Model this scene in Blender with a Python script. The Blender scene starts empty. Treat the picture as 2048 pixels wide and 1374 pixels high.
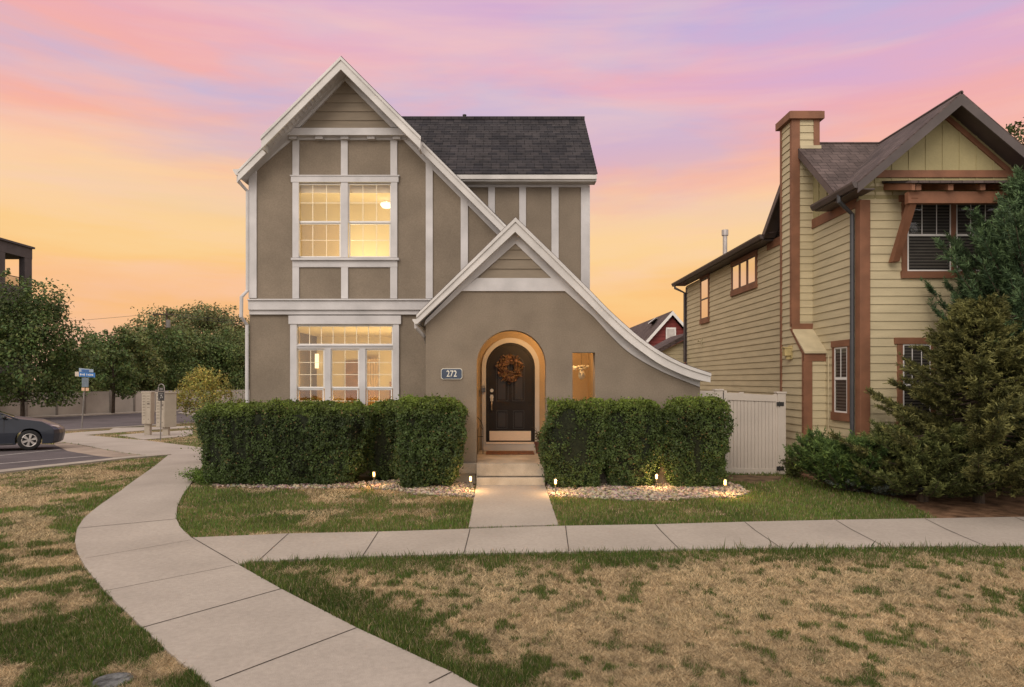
import bpy, bmesh, math, random
import numpy as np
from mathutils import Vector, Matrix
from mathutils.geometry import tessellate_polygon
random.seed(7); rng = np.random.default_rng(11)
C = bpy.context.scene.collection
SC = bpy.context.scene
# ---------------------------------------------------------------- camera
F = 1365.33; VX, VY = 1000.0, 761.0; CH = 1.93
cd = bpy.data.cameras.new("camera"); cam = bpy.data.objects.new("camera", cd); C.objects.link(cam)
cam.location = (0, 0, CH); cam.rotation_euler = (math.radians(90), 0, 0)
cd.sensor_width = 36; cd.lens = 24; cd.shift_x = 24/2048; cd.shift_y = 74/2048; cd.clip_end = 3000; cd.clip_start = .05
SC.camera = cam
SC.view_settings.view_transform = 'Standard'; SC.view_settings.look = 'None'
SC.view_settings.exposure = 0.0; SC.view_settings.gamma = 1
# ---------------------------------------------------------------- sky
world = bpy.data.worlds.new("World"); SC.world = world; world.use_nodes = True
def build_world():
    nt = world.node_tree; N = nt.nodes; L = nt.links; N.clear()
    out = N.new('ShaderNodeOutputWorld'); bg = N.new('ShaderNodeBackground'); L.new(bg.outputs[0], out.inputs[0])
    tc = N.new('ShaderNodeTexCoord'); sep = N.new('ShaderNodeSeparateXYZ'); L.new(tc.outputs['Generated'], sep.inputs[0])
    def math_(op, a, b=None, c=None):
        m = N.new('ShaderNodeMath'); m.operation = op
        for i, v in enumerate((a, b, c)):
            if v is None: continue
            if isinstance(v, (int, float)): m.inputs[i].default_value = v
            else: L.new(v, m.inputs[i])
        return m.outputs[0]
    def streak(sx, sz, scale, detail, off, rough=.55):
        mp = N.new('ShaderNodeMapping'); mp.inputs['Scale'].default_value = (sx, sx, sz)
        mp.inputs['Rotation'].default_value = (math.radians(3), math.radians(6), 0); mp.inputs['Location'].default_value = off
        L.new(tc.outputs['Generated'], mp.inputs[0])
        n = N.new('ShaderNodeTexNoise'); n.inputs['Scale'].default_value = scale; n.inputs['Detail'].default_value = detail
        n.inputs['Roughness'].default_value = rough; n.inputs['Distortion'].default_value = .35
        L.new(mp.outputs[0], n.inputs['Vector']); return n.outputs['Fac']
    n1 = streak(1, 4.5, 1.5, 5, (.3, .7, .2)); n2 = streak(1, 9, 2.2, 6, (4, 1, 2), .62); n3 = streak(1, 5, 1.8, 5, (9, 3, 7))
    e = sep.outputs['Z']
    w = math_('ADD', e, math_('MULTIPLY', math_('SUBTRACT', n1, .5), .26))
    w = math_('ADD', w, math_('MULTIPLY', math_('SUBTRACT', n2, .5), .11))
    w = math_('ADD', w, math_('MULTIPLY', sep.outputs['X'], .075))
    r = N.new('ShaderNodeValToRGB'); L.new(w, r.inputs[0]); cr = r.color_ramp; cr.interpolation = 'B_SPLINE'
    stops = SKY
    while len(cr.elements) < len(stops): cr.elements.new(.5)
    for el, (p, c) in zip(cr.elements, stops):
        el.position = p; el.color = (*c, 1)
    # lavender / blue gaps between the clouds, higher up
    gap = N.new('ShaderNodeMapRange'); L.new(n3, gap.inputs[0]); gap.inputs[1].default_value = .43; gap.inputs[2].default_value = .60
    hi = N.new('ShaderNodeMapRange'); L.new(e, hi.inputs[0]); hi.inputs[1].default_value = .20; hi.inputs[2].default_value = .36
    g = math_('MULTIPLY', math_('MULTIPLY', gap.outputs[0], hi.outputs[0]), .75)
    mx = N.new('ShaderNodeMix'); mx.data_type = 'RGBA'; L.new(g, mx.inputs[0]); L.new(r.outputs[0], mx.inputs[6]); mx.inputs[7].default_value = (*GAP, 1)
    # thin wisps catching light
    n4 = streak(1, 8, 2.0, 7, (2, 8, 5), .55); wsp = N.new('ShaderNodeMapRange'); L.new(n4, wsp.inputs[0]); wsp.inputs[1].default_value = .45; wsp.inputs[2].default_value = .75; wsp.inputs[4].default_value = .60
    m4 = N.new('ShaderNodeMix'); m4.data_type = 'RGBA'; L.new(wsp.outputs[0], m4.inputs[0]); L.new(mx.outputs[2], m4.inputs[6]); m4.inputs[7].default_value = (*lin(250, 206, 192), 1); mx = m4
    # the part of the sky away from the sunset (behind the camera and overhead): pale neutral dusk
    back = N.new('ShaderNodeMapRange'); back.interpolation_type = 'SMOOTHSTEP'
    L.new(math_('SUBTRACT', math_('MULTIPLY', e, 1.1), sep.outputs['Y']), back.inputs[0]); back.inputs[1].default_value = -.25; back.inputs[2].default_value = .35
    mb_ = N.new('ShaderNodeMix'); mb_.data_type = 'RGBA'; L.new(back.outputs[0], mb_.inputs[0]); L.new(mx.outputs[2], mb_.inputs[6]); mb_.inputs[7].default_value = (*BACK, 1)
    L.new(mb_.outputs[2], bg.inputs[0]); bg.inputs[1].default_value = 1.0
def lin(r, g, b):
    f = lambda c: (c/255/12.92) if c/255 <= .04045 else ((c/255+.055)/1.055)**2.4
    return (f(r), f(g), f(b))
SKY = [(0.0, lin(238, 186, 148)), (.06, lin(250, 190, 128)), (.11, lin(252, 192, 122)), (.17, lin(252, 208, 142)), (.23, lin(252, 214, 164)),
       (.275, lin(251, 194, 158)), (.325, lin(247, 176, 162)), (.41, lin(234, 174, 188)), (.48, lin(214, 176, 212)), (.58, lin(192, 164, 212))]
GAP = lin(188, 184, 220)
BACK = (1.18, 1.08, 1.01)
build_world()
sd = bpy.data.lights.new("sun", 'SUN'); sd.energy = 1.45; sd.angle = math.radians(35); sd.color = (1, .90, .79)
sun = bpy.data.objects.new("sun", sd); C.objects.link(sun)
sun.rotation_euler = (math.radians(57), 0, math.radians(-24))
# ---------------------------------------------------------------- helpers
ORG = {}
def W(x, y, Y): return ((x-VX)/F*Y, Y, CH+(VY-y)/F*Y)
def zR(Y): return float(np.interp(Y, [9.3, 12.4], [-.13, 0]))
def zL(Y): return float(np.interp(Y, [11, 19, 23, 28, 35, 52, 90, 400], [-.13, -.2, -.30, -.42, -.65, -.82, -1.0, -1.4]))
def gz(X, Y):
    t = min(1, max(0, (X+8.5)/2.6)); t = t*t*(3-2*t)
    far = min(1, max(0, (Y-24)/14))
    t *= (1-far)
    return zR(Y)*t+zL(Y)*(1-t)
def G(x, y, dz=0):
    Y = 10.0
    for _ in range(30):
        X = (x-VX)/F*Y; Y = F*(CH-gz(X, Y)-dz)/(y-VY)
    X = (x-VX)/F*Y
    return (X, Y, gz(X, Y)+dz)
def prop(o, label=None, cat=None, group=None, kind=None):
    if label: o['label'] = label
    if cat: o['category'] = cat
    if group: o['group'] = group
    if kind: o['kind'] = kind
    return o
def thing(name, label, cat, loc=(0, 0, 0), group=None, rz=0):
    o = bpy.data.objects.new(name, None); C.objects.link(o); o.location = loc; o.rotation_euler = (0, 0, rz); o.empty_display_size = .2
    ORG[o.name] = Vector(loc); return prop(o, label, cat, group)
def link(name, me, parent=None, local=False):
    o = bpy.data.objects.new(name, me); C.objects.link(o)
    if parent is not None:
        o.parent = parent; org = ORG[parent.name]
        if not local: me.transform(Matrix.Translation(-org))
        ORG[o.name] = org
    else: ORG[o.name] = Vector((0, 0, 0))
    return o
class MB:
    def __init__(s): s.v = []; s.f = []; s.m = []; s.starts = []
    def add(s, vs, fs, mi=0):
        n = len(s.v); s.starts.append((n, len(s.f))); s.v += [tuple(p) for p in vs]; s.f += [tuple(i+n for i in f) for f in fs]; s.m += [mi]*len(fs); return s
    def box(s, x0, x1, y0, y1, z0, z1, mi=0):
        if x0 > x1: x0, x1 = x1, x0
        if y0 > y1: y0, y1 = y1, y0
        if z0 > z1: z0, z1 = z1, z0
        return s.add([(x0,y0,z0),(x1,y0,z0),(x1,y1,z0),(x0,y1,z0),(x0,y0,z1),(x1,y0,z1),(x1,y1,z1),(x0,y1,z1)],
              [(0,3,2,1),(4,5,6,7),(0,1,5,4),(1,2,6,5),(2,3,7,6),(3,0,4,7)], mi)
    def pbox(s, xa, xb, ya, yb, Y, d, mi=0):      # measured on the plane at distance Y
        a = W(xa, ya, Y); b = W(xb, yb, Y); return s.box(a[0], b[0], Y, Y+d, a[2], b[2], mi)
    def prism(s, pts, vec, holes=(), mi=0):       # planar polygon (3D points) swept by vec
        loops = [[Vector(p) for p in pts]]+[[Vector(p) for p in h] for h in holes]
        tri = tessellate_polygon(loops); allv = [p for l in loops for p in l]; n = len(allv); v = Vector(vec)
        vs = allv+[p+v for p in allv]; fs = []
        nv = Vector((0, 0, 0))
        if tri:
            a, b, c = (allv[i] for i in tri[0]); nv = (b-a).cross(c-a)
        flip = nv.dot(v) > 0
        for t in tri:
            t = tuple(t)
            a, b, c = (allv[i] for i in t); fl = (b-a).cross(c-a).dot(v) > 0
            f1 = t[::-1] if fl else t
            fs.append(f1); fs.append(tuple(i+n for i in f1[::-1]))
        k = 0
        for l in loops:
            m = len(l)
            for i in range(m): fs.append((k+i, k+(i+1) % m, n+k+(i+1) % m, n+k+i))
            k += m
        return s.add(vs, fs, mi)
    def pprism(s, pts, Y, d, holes=(), mi=0):
        return s.prism([W(x, y, Y) for x, y in pts], (0, d, 0), [[W(x, y, Y) for x, y in h] for h in holes], mi)
    def tube(s, pts, r, n=8, mi=0, cap=True):
        pts = [Vector(p) for p in pts]; rs = r if isinstance(r, (list, tuple)) else [r]*len(pts)
        rings = []; up = Vector((0, 0, 1))
        for i, p in enumerate(pts):
            d = (pts[min(i+1, len(pts)-1)]-pts[max(i-1, 0)])
            if d.length < 1e-9: d = Vector((0, 0, 1))
            d.normalize()
            a = d.cross(up if abs(d.dot(up)) < .95 else Vector((1, 0, 0))).normalized(); b = d.cross(a)
            rings.append([p+(a*math.cos(2*math.pi*k/n)+b*math.sin(2*math.pi*k/n))*rs[i] for k in range(n)])
        vs = [q for rg in rings for q in rg]; fs = []
        for i in range(len(pts)-1):
            for k in range(n): fs.append((i*n+k, i*n+(k+1) % n, (i+1)*n+(k+1) % n, (i+1)*n+k))
        if cap: fs.append(tuple(range(n))[::-1]); fs.append(tuple((len(pts)-1)*n+k for k in range(n)))
        return s.add(vs, fs, mi)
    def lathe(s, prof, c, n=20, mi=0):
        vs = []; fs = []
        for r, z in prof:
            for k in range(n): a = 2*math.pi*k/n; vs.append((c[0]+r*math.cos(a), c[1]+r*math.sin(a), c[2]+z))
        for i in range(len(prof)-1):
            for k in range(n): fs.append((i*n+k, i*n+(k+1) % n, (i+1)*n+(k+1) % n, (i+1)*n+k))
        return s.add(vs, fs, mi)
    def ball(s, c, r, n=8, mi=0, sc=(1, 1, 1)):
        prof = [(max(.0005, math.sin(math.pi*i/n)), -math.cos(math.pi*i/n)) for i in range(n+1)]
        vs = []; fs = []; m = n+4
        for a, z in prof:
            for k in range(m): t = 2*math.pi*k/m; vs.append((c[0]+r*sc[0]*a*math.cos(t), c[1]+r*sc[1]*a*math.sin(t), c[2]+r*sc[2]*z))
        for i in range(n):
            for k in range(m): fs.append((i*m+k, i*m+(k+1) % m, (i+1)*m+(k+1) % m, (i+1)*m+k))
        return s.add(vs, fs, mi)
    def pieces(s, name, mat, parent=None, **k):     # one object for every piece added
        s.starts.append((len(s.v), len(s.f))); 
        for (v0, f0), (v1, f1) in zip(s.starts[:-1], s.starts[1:]):
            m = MB(); m.v = s.v[v0:v1]; m.f = [tuple(i-v0 for i in f) for f in s.f[f0:f1]]; m.m = s.m[f0:f1]; o = m.build(name, mat, parent, **k)
        return o
    def build(s, name, mat, parent=None, smooth=False, bevel=0, local=False):
        me = bpy.data.meshes.new(name); me.from_pydata(s.v, [], s.f)
        for m in (mat if isinstance(mat, (list, tuple)) else [mat]): me.materials.append(m)
        if isinstance(mat, (list, tuple)): me.polygons.foreach_set('material_index', s.m)
        bm = bmesh.new(); bm.from_mesh(me); bmesh.ops.recalc_face_normals(bm, faces=bm.faces)
        bm.to_mesh(me); bm.free()
        if smooth: me.polygons.foreach_set('use_smooth', [True]*len(me.polygons))
        me.update(); o = link(name, me, parent, local)
        if bevel:
            b = o.modifiers.new('bevel', 'BEVEL'); b.width = bevel; b.segments = 2; b.limit_method = 'ANGLE'; b.angle_limit = math.radians(40)
        return o
def clip(poly, axis_val, keep_above):
    out = []
    for i in range(len(poly)):
        a, b = poly[i], poly[(i+1) % len(poly)]
        ia = (a[1] >= axis_val) == keep_above or a[1] == axis_val; ib = (b[1] >= axis_val) == keep_above or b[1] == axis_val
        if ia: out.append(a)
        if ia != ib:
            t = (axis_val-a[1])/(b[1]-a[1]); out.append((a[0]+(b[0]-a[0])*t, axis_val))
    return out
def siding(mb, poly, place, z0=None, exp=.157, lip=.018, mi=0):   # lap boards over a convex (u, z) outline; place(u, z, out)
    lo = min(p[1] for p in poly); hi = max(p[1] for p in poly); z = lo if z0 is None else z0+math.floor((lo-z0)/exp)*exp
    while z < hi-1e-4:
        c = clip(clip(poly, z, True), z+exp, False)
        if len(c) >= 3 and max(p[1] for p in c)-min(p[1] for p in c) > .002:
            mb.add([place(u, zz, lip*(1-(zz-z)/exp)+.001) for u, zz in c], [tuple(range(len(c)))], mi)
            lw = [p[0] for p in c if abs(p[1]-z) < 1e-5]
            if len(lw) >= 2:
                a, b = min(lw), max(lw)
                mb.add([place(a, z, 0), place(b, z, 0), place(b, z, lip+.001), place(a, z, lip+.001)], [(0, 1, 2, 3)], mi)
        z += exp
# ---------------------------------------------------------------- noise (numpy)
def vnoise(P, scale, seed=0):
    P = np.asarray(P, float)*scale; i = np.floor(P).astype(np.int64); f = P-i; f = f*f*(3-2*f)
    def h(a, b, c):
        n = (a*374761393+b*668265263+c*1274126177+seed*974634777) & 0x7fffffff
        n = ((n ^ (n >> 13))*1103515245+12345) & 0x7fffffff; n = ((n ^ (n >> 16))*1103515245+12345) & 0x7fffffff
        return (n % 65536)/65535.0
    r = 0
    for a in (0, 1):
        for b in (0, 1):
            for c in (0, 1):
                w = (f[:, 0] if a else 1-f[:, 0])*(f[:, 1] if b else 1-f[:, 1])*(f[:, 2] if c else 1-f[:, 2])
                r = r+w*h(i[:, 0]+a, i[:, 1]+b, i[:, 2]+c)
    return r
def fnoise(P, scale, seed=0, o=3):
    r = 0; a = 1; t = 0
    for k in range(o): r = r+a*vnoise(P, scale*2**k, seed+k*7); t += a; a *= .5
    return r/t
def inpoly(x, y, poly):
    r = np.zeros(len(x), bool); n = len(poly)
    for i in range(n):
        x1, y1 = poly[i][:2]; x2, y2 = poly[(i+1) % n][:2]
        if y1 == y2: continue
        c = ((y1 > y) != (y2 > y)) & (x < (x2-x1)*(y-y1)/(y2-y1)+x1); r ^= c
    return r
def np_mesh(name, V, nper, col, mat, parent=None):      # V: (n*nper,3); col: (n,3)
    n = len(V)//nper; me = bpy.data.meshes.new(name)
    me.vertices.add(len(V)); me.vertices.foreach_set('co', V.astype(np.float32).ravel())
    me.loops.add(len(V)); me.loops.foreach_set('vertex_index', np.arange(len(V), dtype=np.int32))
    me.polygons.add(n); me.polygons.foreach_set('loop_start', np.arange(0, len(V), nper, dtype=np.int32))
    me.update(calc_edges=True)
    a = me.color_attributes.new('tint', 'FLOAT_COLOR', 'POINT')
    cc = np.ones((n, nper, 4), np.float32); cc[:, :, :3] = col[:, None, :]; a.data.foreach_set('color', cc.ravel())
    me.materials.append(mat); return link(name, me, parent)
# ---------------------------------------------------------------- materials
def mat(name, col, rough=.7, var=.12, nscale=3.0, bump=0.0, bscale=60, metal=0, spec=.4, fine=0.0, stretch=None, col2=None):
    m = bpy.data.materials.new(name); m.use_nodes = True; nt = m.node_tree; N = nt.nodes; L = nt.links
    b = N['Principled BSDF']; b.inputs['Roughness'].default_value = rough; b.inputs['Metallic'].default_value = metal
    b.inputs['Specular IOR Level'].default_value = spec
    tc = N.new('ShaderNodeTexCoord'); vec = tc.outputs['Object']
    if stretch:
        mp = N.new('ShaderNodeMapping'); mp.inputs['Scale'].default_value = stretch; L.new(vec, mp.inputs[0]); vec = mp.outputs[0]
    n = N.new('ShaderNodeTexNoise'); n.inputs['Scale'].default_value = nscale; n.inputs['Detail'].default_value = 6; L.new(vec, n.inputs['Vector'])
    r = N.new('ShaderNodeValToRGB'); L.new(n.outputs['Fac'], r.inputs[0])
    c2 = col2 or tuple(c*(1-2*var) for c in col); c1 = tuple(min(1, c*(1+var)) for c in col)
    r.color_ramp.elements[0].position = .32; r.color_ramp.elements[0].color = (*c2, 1)
    r.color_ramp.elements[1].position = .68; r.color_ramp.elements[1].color = (*c1, 1)
    src = r.outputs[0]
    if fine:
        n2 = N.new('ShaderNodeTexNoise'); n2.inputs['Scale'].default_value = nscale*28; n2.inputs['Detail'].default_value = 4; L.new(vec, n2.inputs['Vector'])
        mr = N.new('ShaderNodeMapRange'); L.new(n2.outputs['Fac'], mr.inputs[0]); mr.inputs[1].default_value = .3; mr.inputs[2].default_value = .7
        mr.inputs[3].default_value = 1-fine; mr.inputs[4].default_value = 1+fine
        mm = N.new('ShaderNodeMix'); mm.data_type = 'RGBA'; mm.blend_type = 'MULTIPLY'; mm.inputs[0].default_value = 1
        L.new(src, mm.inputs[6]); L.new(mr.outputs[0], mm.inputs[7]); src = mm.outputs[2]
    L.new(src, b.inputs['Base Color'])
    if bump:
        n3 = N.new('ShaderNodeTexNoise'); n3.inputs['Scale'].default_value = bscale; n3.inputs['Detail'].default_value = 5; L.new(vec, n3.inputs['Vector'])
        bp = N.new('ShaderNodeBump'); bp.inputs['Strength'].default_value = bump; bp.inputs['Distance'].default_value = .02
        L.new(n3.outputs['Fac'], bp.inputs['Height']); L.new(bp.outputs[0], b.inputs['Normal'])
    return m
def leafmat(name, rough=.55, trans=.25, spec=.3):
    m = bpy.data.materials.new(name); m.use_nodes = True; nt = m.node_tree; N = nt.nodes; L = nt.links
    b = N['Principled BSDF']; b.inputs['Roughness'].default_value = rough; b.inputs['Specular IOR Level'].default_value = spec
    a = N.new('ShaderNodeAttribute'); a.attribute_name = 'tint'; L.new(a.outputs['Color'], b.inputs['Base Color'])
    t = N.new('ShaderNodeBsdfTranslucent'); L.new(a.outputs['Color'], t.inputs[0])
    mx = N.new('ShaderNodeMixShader'); mx.inputs[0].default_value = trans; L.new(b.outputs[0], mx.inputs[1]); L.new(t.outputs[0], mx.inputs[2])
    L.new(mx.outputs[0], N['Material Output'].inputs[0]); return m
def shingle(name, c1, c2, axis, rough=.9):
    m = bpy.data.materials.new(name); m.use_nodes = True; nt = m.node_tree; N = nt.nodes; L = nt.links
    b = N['Principled BSDF']; b.inputs['Roughness'].default_value = rough; b.inputs['Specular IOR Level'].default_value = .2
    tc = N.new('ShaderNodeTexCoord'); sp = N.new('ShaderNodeSeparateXYZ'); L.new(tc.outputs['Object'], sp.inputs[0])
    mz = N.new('ShaderNodeMath'); mz.operation = 'MULTIPLY'; mz.inputs[1].default_value = 1.5; L.new(sp.outputs['Z'], mz.inputs[0])
    cb = N.new('ShaderNodeCombineXYZ'); L.new(sp.outputs[axis], cb.inputs[0]); L.new(mz.outputs[0], cb.inputs[1])
    br = N.new('ShaderNodeTexBrick'); L.new(cb.outputs[0], br.inputs['Vector'])
    br.inputs['Scale'].default_value = 1; br.inputs['Brick Width'].default_value = .19; br.inputs['Row Height'].default_value = .14
    br.inputs['Mortar Size'].default_value = .0055; br.inputs['Mortar Smooth'].default_value = .3; br.inputs['Bias'].default_value = 0
    br.inputs['Color1'].default_value = (*c1, 1); br.inputs['Color2'].default_value = (*c2, 1); br.inputs['Mortar'].default_value = (*[x*.35 for x in c2], 1)
    br.offset = .37; br.offset_frequency = 3
    n = N.new('ShaderNodeTexNoise'); n.inputs['Scale'].default_value = 2.0; n.inputs['Detail'].default_value = 8; n.inputs['Roughness'].default_value = .75; L.new(tc.outputs['Object'], n.inputs['Vector'])
    mr = N.new('ShaderNodeMapRange'); L.new(n.outputs['Fac'], mr.inputs[0]); mr.inputs[1].default_value = .3; mr.inputs[2].default_value = .7; mr.inputs[3].default_value = .6; mr.inputs[4].default_value = 1.4
    mm = N.new('ShaderNodeMix'); mm.data_type = 'RGBA'; mm.blend_type = 'MULTIPLY'; mm.inputs[0].default_value = 1
    L.new(br.outputs['Color'], mm.inputs[6]); L.new(mr.outputs[0], mm.inputs[7]); L.new(mm.outputs[2], b.inputs['Base Color'])
    bp = N.new('ShaderNodeBump'); bp.inputs['Strength'].default_value = .7; bp.inputs['Distance'].default_value = .02; bp.invert = True
    L.new(br.outputs['Fac'], bp.inputs['Height']); L.new(bp.outputs[0], b.inputs['Normal']); return m
def glass(name, fac=.12, tint=(1, 1, 1)):
    m = bpy.data.materials.new(name); m.use_nodes = True; nt = m.node_tree; N = nt.nodes; L = nt.links; N.remove(N['Principled BSDF'])
    t = N.new('ShaderNodeBsdfTransparent'); t.inputs[0].default_value = (*tint, 1); g = N.new('ShaderNodeBsdfGlossy'); g.inputs['Roughness'].default_value = .03
    lw = N.new('ShaderNodeLayerWeight'); lw.inputs[0].default_value = .5
    pw = N.new('ShaderNodeMath'); pw.operation = 'POWER'; pw.inputs[1].default_value = 4; L.new(lw.outputs['Facing'], pw.inputs[0])
    ma = N.new('ShaderNodeMath'); ma.operation = 'MULTIPLY_ADD'; ma.inputs[1].default_value = .7; ma.inputs[2].default_value = fac; L.new(pw.outputs[0], ma.inputs[0])
    mx = N.new('ShaderNodeMixShader'); L.new(ma.outputs[0], mx.inputs[0]); L.new(t.outputs[0], mx.inputs[1]); L.new(g.outputs[0], mx.inputs[2])
    L.new(mx.outputs[0], N['Material Output'].inputs[0]); return m
def emit(name, col, s):
    m = bpy.data.materials.new(name); m.use_nodes = True; b = m.node_tree.nodes['Principled BSDF']
    b.inputs['Base Color'].default_value = (*col, 1); b.inputs['Emission Color'].default_value = (*col, 1); b.inputs['Emission Strength'].default_value = s; return m
M = dict(
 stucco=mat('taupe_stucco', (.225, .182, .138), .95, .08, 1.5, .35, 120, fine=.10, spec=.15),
 trim=mat('pale_trim_paint', (.53, .505, .50), .6, .09, 1.8, .12, 40, fine=.03, stretch=(1, 1, 1)),
 fascia=mat('pale_fascia_paint', (.56, .53, .505), .55, .09, 2.0, .12, 30, fine=.04),
 panel=mat('taupe_lap_board', (.225, .18, .13), .7, .06, 2, .2, 30, stretch=(1, 1, 6)),
 vinyl=mat('white_vinyl', (.72, .69, .66), .4, .03, 2),
 muntin=mat('cream_muntin', (.85, .74, .55), .4, .03, 2),
 shingle_grey=shingle('charcoal_shingle', (.052, .045, .047), (.024, .022, .026), 'X'),
 shingle_brown=shingle('brown_shingle', (.115, .084, .078), (.082, .060, .056), 'X'),
 shingle_side=shingle('brown_shingle_side', (.115, .084, .078), (.082, .060, .056), 'Y'),
 conc=mat('sidewalk_concrete', (.355, .305, .262), .92, .07, .9, .35, 90, fine=.08, col2=(.315, .270, .231), spec=.2),
 conc2=mat('step_concrete', (.36, .31, .25), .92, .16, 2.2, .35, 60, fine=.08, spec=.2),
 kerb=mat('kerb_concrete', (.35, .30, .25), .92, .12, 2.0, .3, 60, fine=.08, spec=.2),
 gutterstain=mat('gutter_concrete', (.30, .235, .185), .92, .2, 1.2, .3, 60, fine=.08, spec=.2),
 joint=mat('joint_dirt', (.06, .045, .035), 1, .3, 12),
 asphalt=mat('asphalt', (.105, .088, .090), .93, .12, .7, .3, 120, fine=.12, spec=.2),
 paint=mat('road_paint', (.42, .38, .35), .8, .15, 6),
 dirt=mat('soil', (.17, .115, .07), 1, .3, 4, .6, 40, fine=.25, spec=.1),
 mulch=mat('mulch', (.20, .115, .068), 1, .3, 5, .8, 60, fine=.35, spec=.1),
 lap=mat('olive_lap_siding', (.50, .42, .265), .75, .06, 1.2, .15, 30, fine=.04, stretch=(1, 1, 5)),
 batten=mat('olive_board_siding', (.35, .295, .15), .75, .08, 1.2, .15, 30, fine=.04),
 rust=mat('rust_brown_trim', (.215, .094, .050), .7, .12, 3, .2, 40, fine=.06),
 brown=mat('dark_brown_fascia', (.085, .066, .062), .5, .1, 3),
 cream=mat('cream_flashing', (.50, .42, .27), .6, .08, 3),
 blackdoor=mat('near_black_door_paint', (.013, .010, .009), .5, .1, 4, .06, 30, spec=.25),
 brass=mat('aged_nickel', (.55, .46, .34), .35, .1, 8, metal=.8),
 kick=mat('brushed_kick_plate', (.72, .58, .44), .42, .06, 20, metal=.35, stretch=(1, 1, 20)),
 dark=mat('dark_metal', (.03, .028, .027), .5, .1, 8),
 matbrown=mat('coir_mat', (.16, .065, .03), 1, .25, 20, .5, 150),
 slate=mat('slate_blue_sign', (.045, .062, .098), .5, .08, 10),
 signcream=mat('sign_cream', (.72, .68, .58), .5, .04, 10),
 room=mat('warm_room_wall', (.74, .63, .42), .9, .04, 1),
 roomfloor=mat('room_floor', (.40, .29, .15), .6, .1, 3),
 blind=mat('window_blind', (.8, .66, .45), .8, .04, 3),
 curtain=mat('curtain_cloth', (.62, .46, .28), .9, .08, 3),
 wood=mat('interior_wood', (.35, .20, .10), .6, .1, 3),
 terracotta=mat('dark_terracotta', (.13, .05, .035), .6, .15, 6),
 boxcream=mat('beige_mailbox_metal', (.37, .315, .25), .55, .05, 3),
 boxdark=mat('mailbox_slot', (.12, .095, .075), .6, .1, 5),
 fencev=mat('fence_panel', (.40, .35, .31), .85, .10, .6, .1, 20, fine=.04),
 gatev=mat('white_vinyl_gate', (.50, .44, .38), .5, .06, 1.2, fine=.03),
 pole=mat('galvanised_post', (.21, .19, .175), .55, .15, 5, metal=.2),
 bark=mat('bark', (.085, .060, .042), 1, .3, 6, .8, 25, stretch=(3, 3, .6)),
 leaf=leafmat('leaf'), needle=leafmat('needle', .6, .2, .2), grassm=leafmat('grass_blade', .65, .30, .2),
 rock=leafmat('pebble', .85, 0, .2),
 porch=mat('lit_porch_stucco', (.36, .27, .165), .95, .08, 1.1, .3, 120, fine=.06, spec=.15),  # house stucco made paler and warmer, lamp glow put into the colour
 doortrim=mat('door_trim_paint', (.42, .40, .38), .5, .04, 2),
 redsid=mat('barn_red_siding', (.19, .03, .025), .7, .1, 2),
 glassw=glass('window_glass', .10), glassd=glass('dark_window_glass', .05),
 inner=mat('dark_interior', (.016, .014, .013), .8, .3, 3), slat=mat('blind_slat', (.075, .065, .055), .6, .1, 5),
 mirrorp=mat('sky_reflecting_glass', (.82, .78, .74), .04, .01, 1, metal=1),
 bldg=mat('dark_building', (.075, .062, .062), .8, .1, 1),
)
print('A ok')
NGRASS = 850000; HL = 21000; TD = 1.0
# ================================================================ THE HOUSE
A, B, CW, DP = 12.76, 13.80, 15.0, 15.0      # distance of the entry wall, main wall, wing wall, door
house = thing('stucco_house', 'two storey taupe stucco house with pale timber trim and steep gable, lit windows', 'house', (0, A, 0))
def part(mb, name, m, split=False, **k): return (mb.pieces if split else mb.build)(name, M[m] if isinstance(m, str) else m, house, **k)
def rectpx(x0, x1, y0, y1): return [(x0, y0), (x1, y0), (x1, y1), (x0, y1)]
# main front wall (rake line z = 8.17-|X+3.067|)
def rakez(X): return 8.17-abs(X+3.067)
s = MB()
out = [W(499, 0, B), (0,)*3]
xl = W(499, 0, B)[0]
pts = [(xl, B, -.3), (xl, B, rakez(xl)-.15), (-3.067, B, 8.17-.15), (.6, B, rakez(.6)-.15), (.6, B, 3.35), (-.6, B, 3.35), (-.6, B, -.3)]
def hole(x0, x1, y0, y1): return [W(x, y, B) for x, y in rectpx(x0, x1, y0, y1)]
s.prism(pts, (0, .18, 0), [hole(593, 786, 365, 515), hole(592, 788, 650, 850)])
s.box(xl, xl+.18, B+.18, 20, -.3, rakez(xl)-.15)                                    # left side wall
s.prism([(xl, 20, -.3), (xl, 20, rakez(xl)-.15), (-3.067, 20, 8.0), (.6, 20, rakez(.6)-.15), (.6, 20, -.3)], (0, .15, 0))
part(s, 'wall', 'stucco')
# wing wall
s = MB(); xr = W(1177, 0, CW)[0]
s.box(-1.6, xr, CW+.02, CW+.2, 3.2, 6.22); s.box(xr-.18, xr, CW+.2, 19.3, -.3, 6.22)
s.prism([(xr-.18, CW+.2, 6.22), (xr-.18, 19.3, 6.22), (xr-.18, 17.15, 8.2)], (.18, 0, 0)); s.box(-1.6, xr-.18, 19.1, 19.3, -.3, 6.22)
part(s, 'wall', 'stucco')
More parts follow.
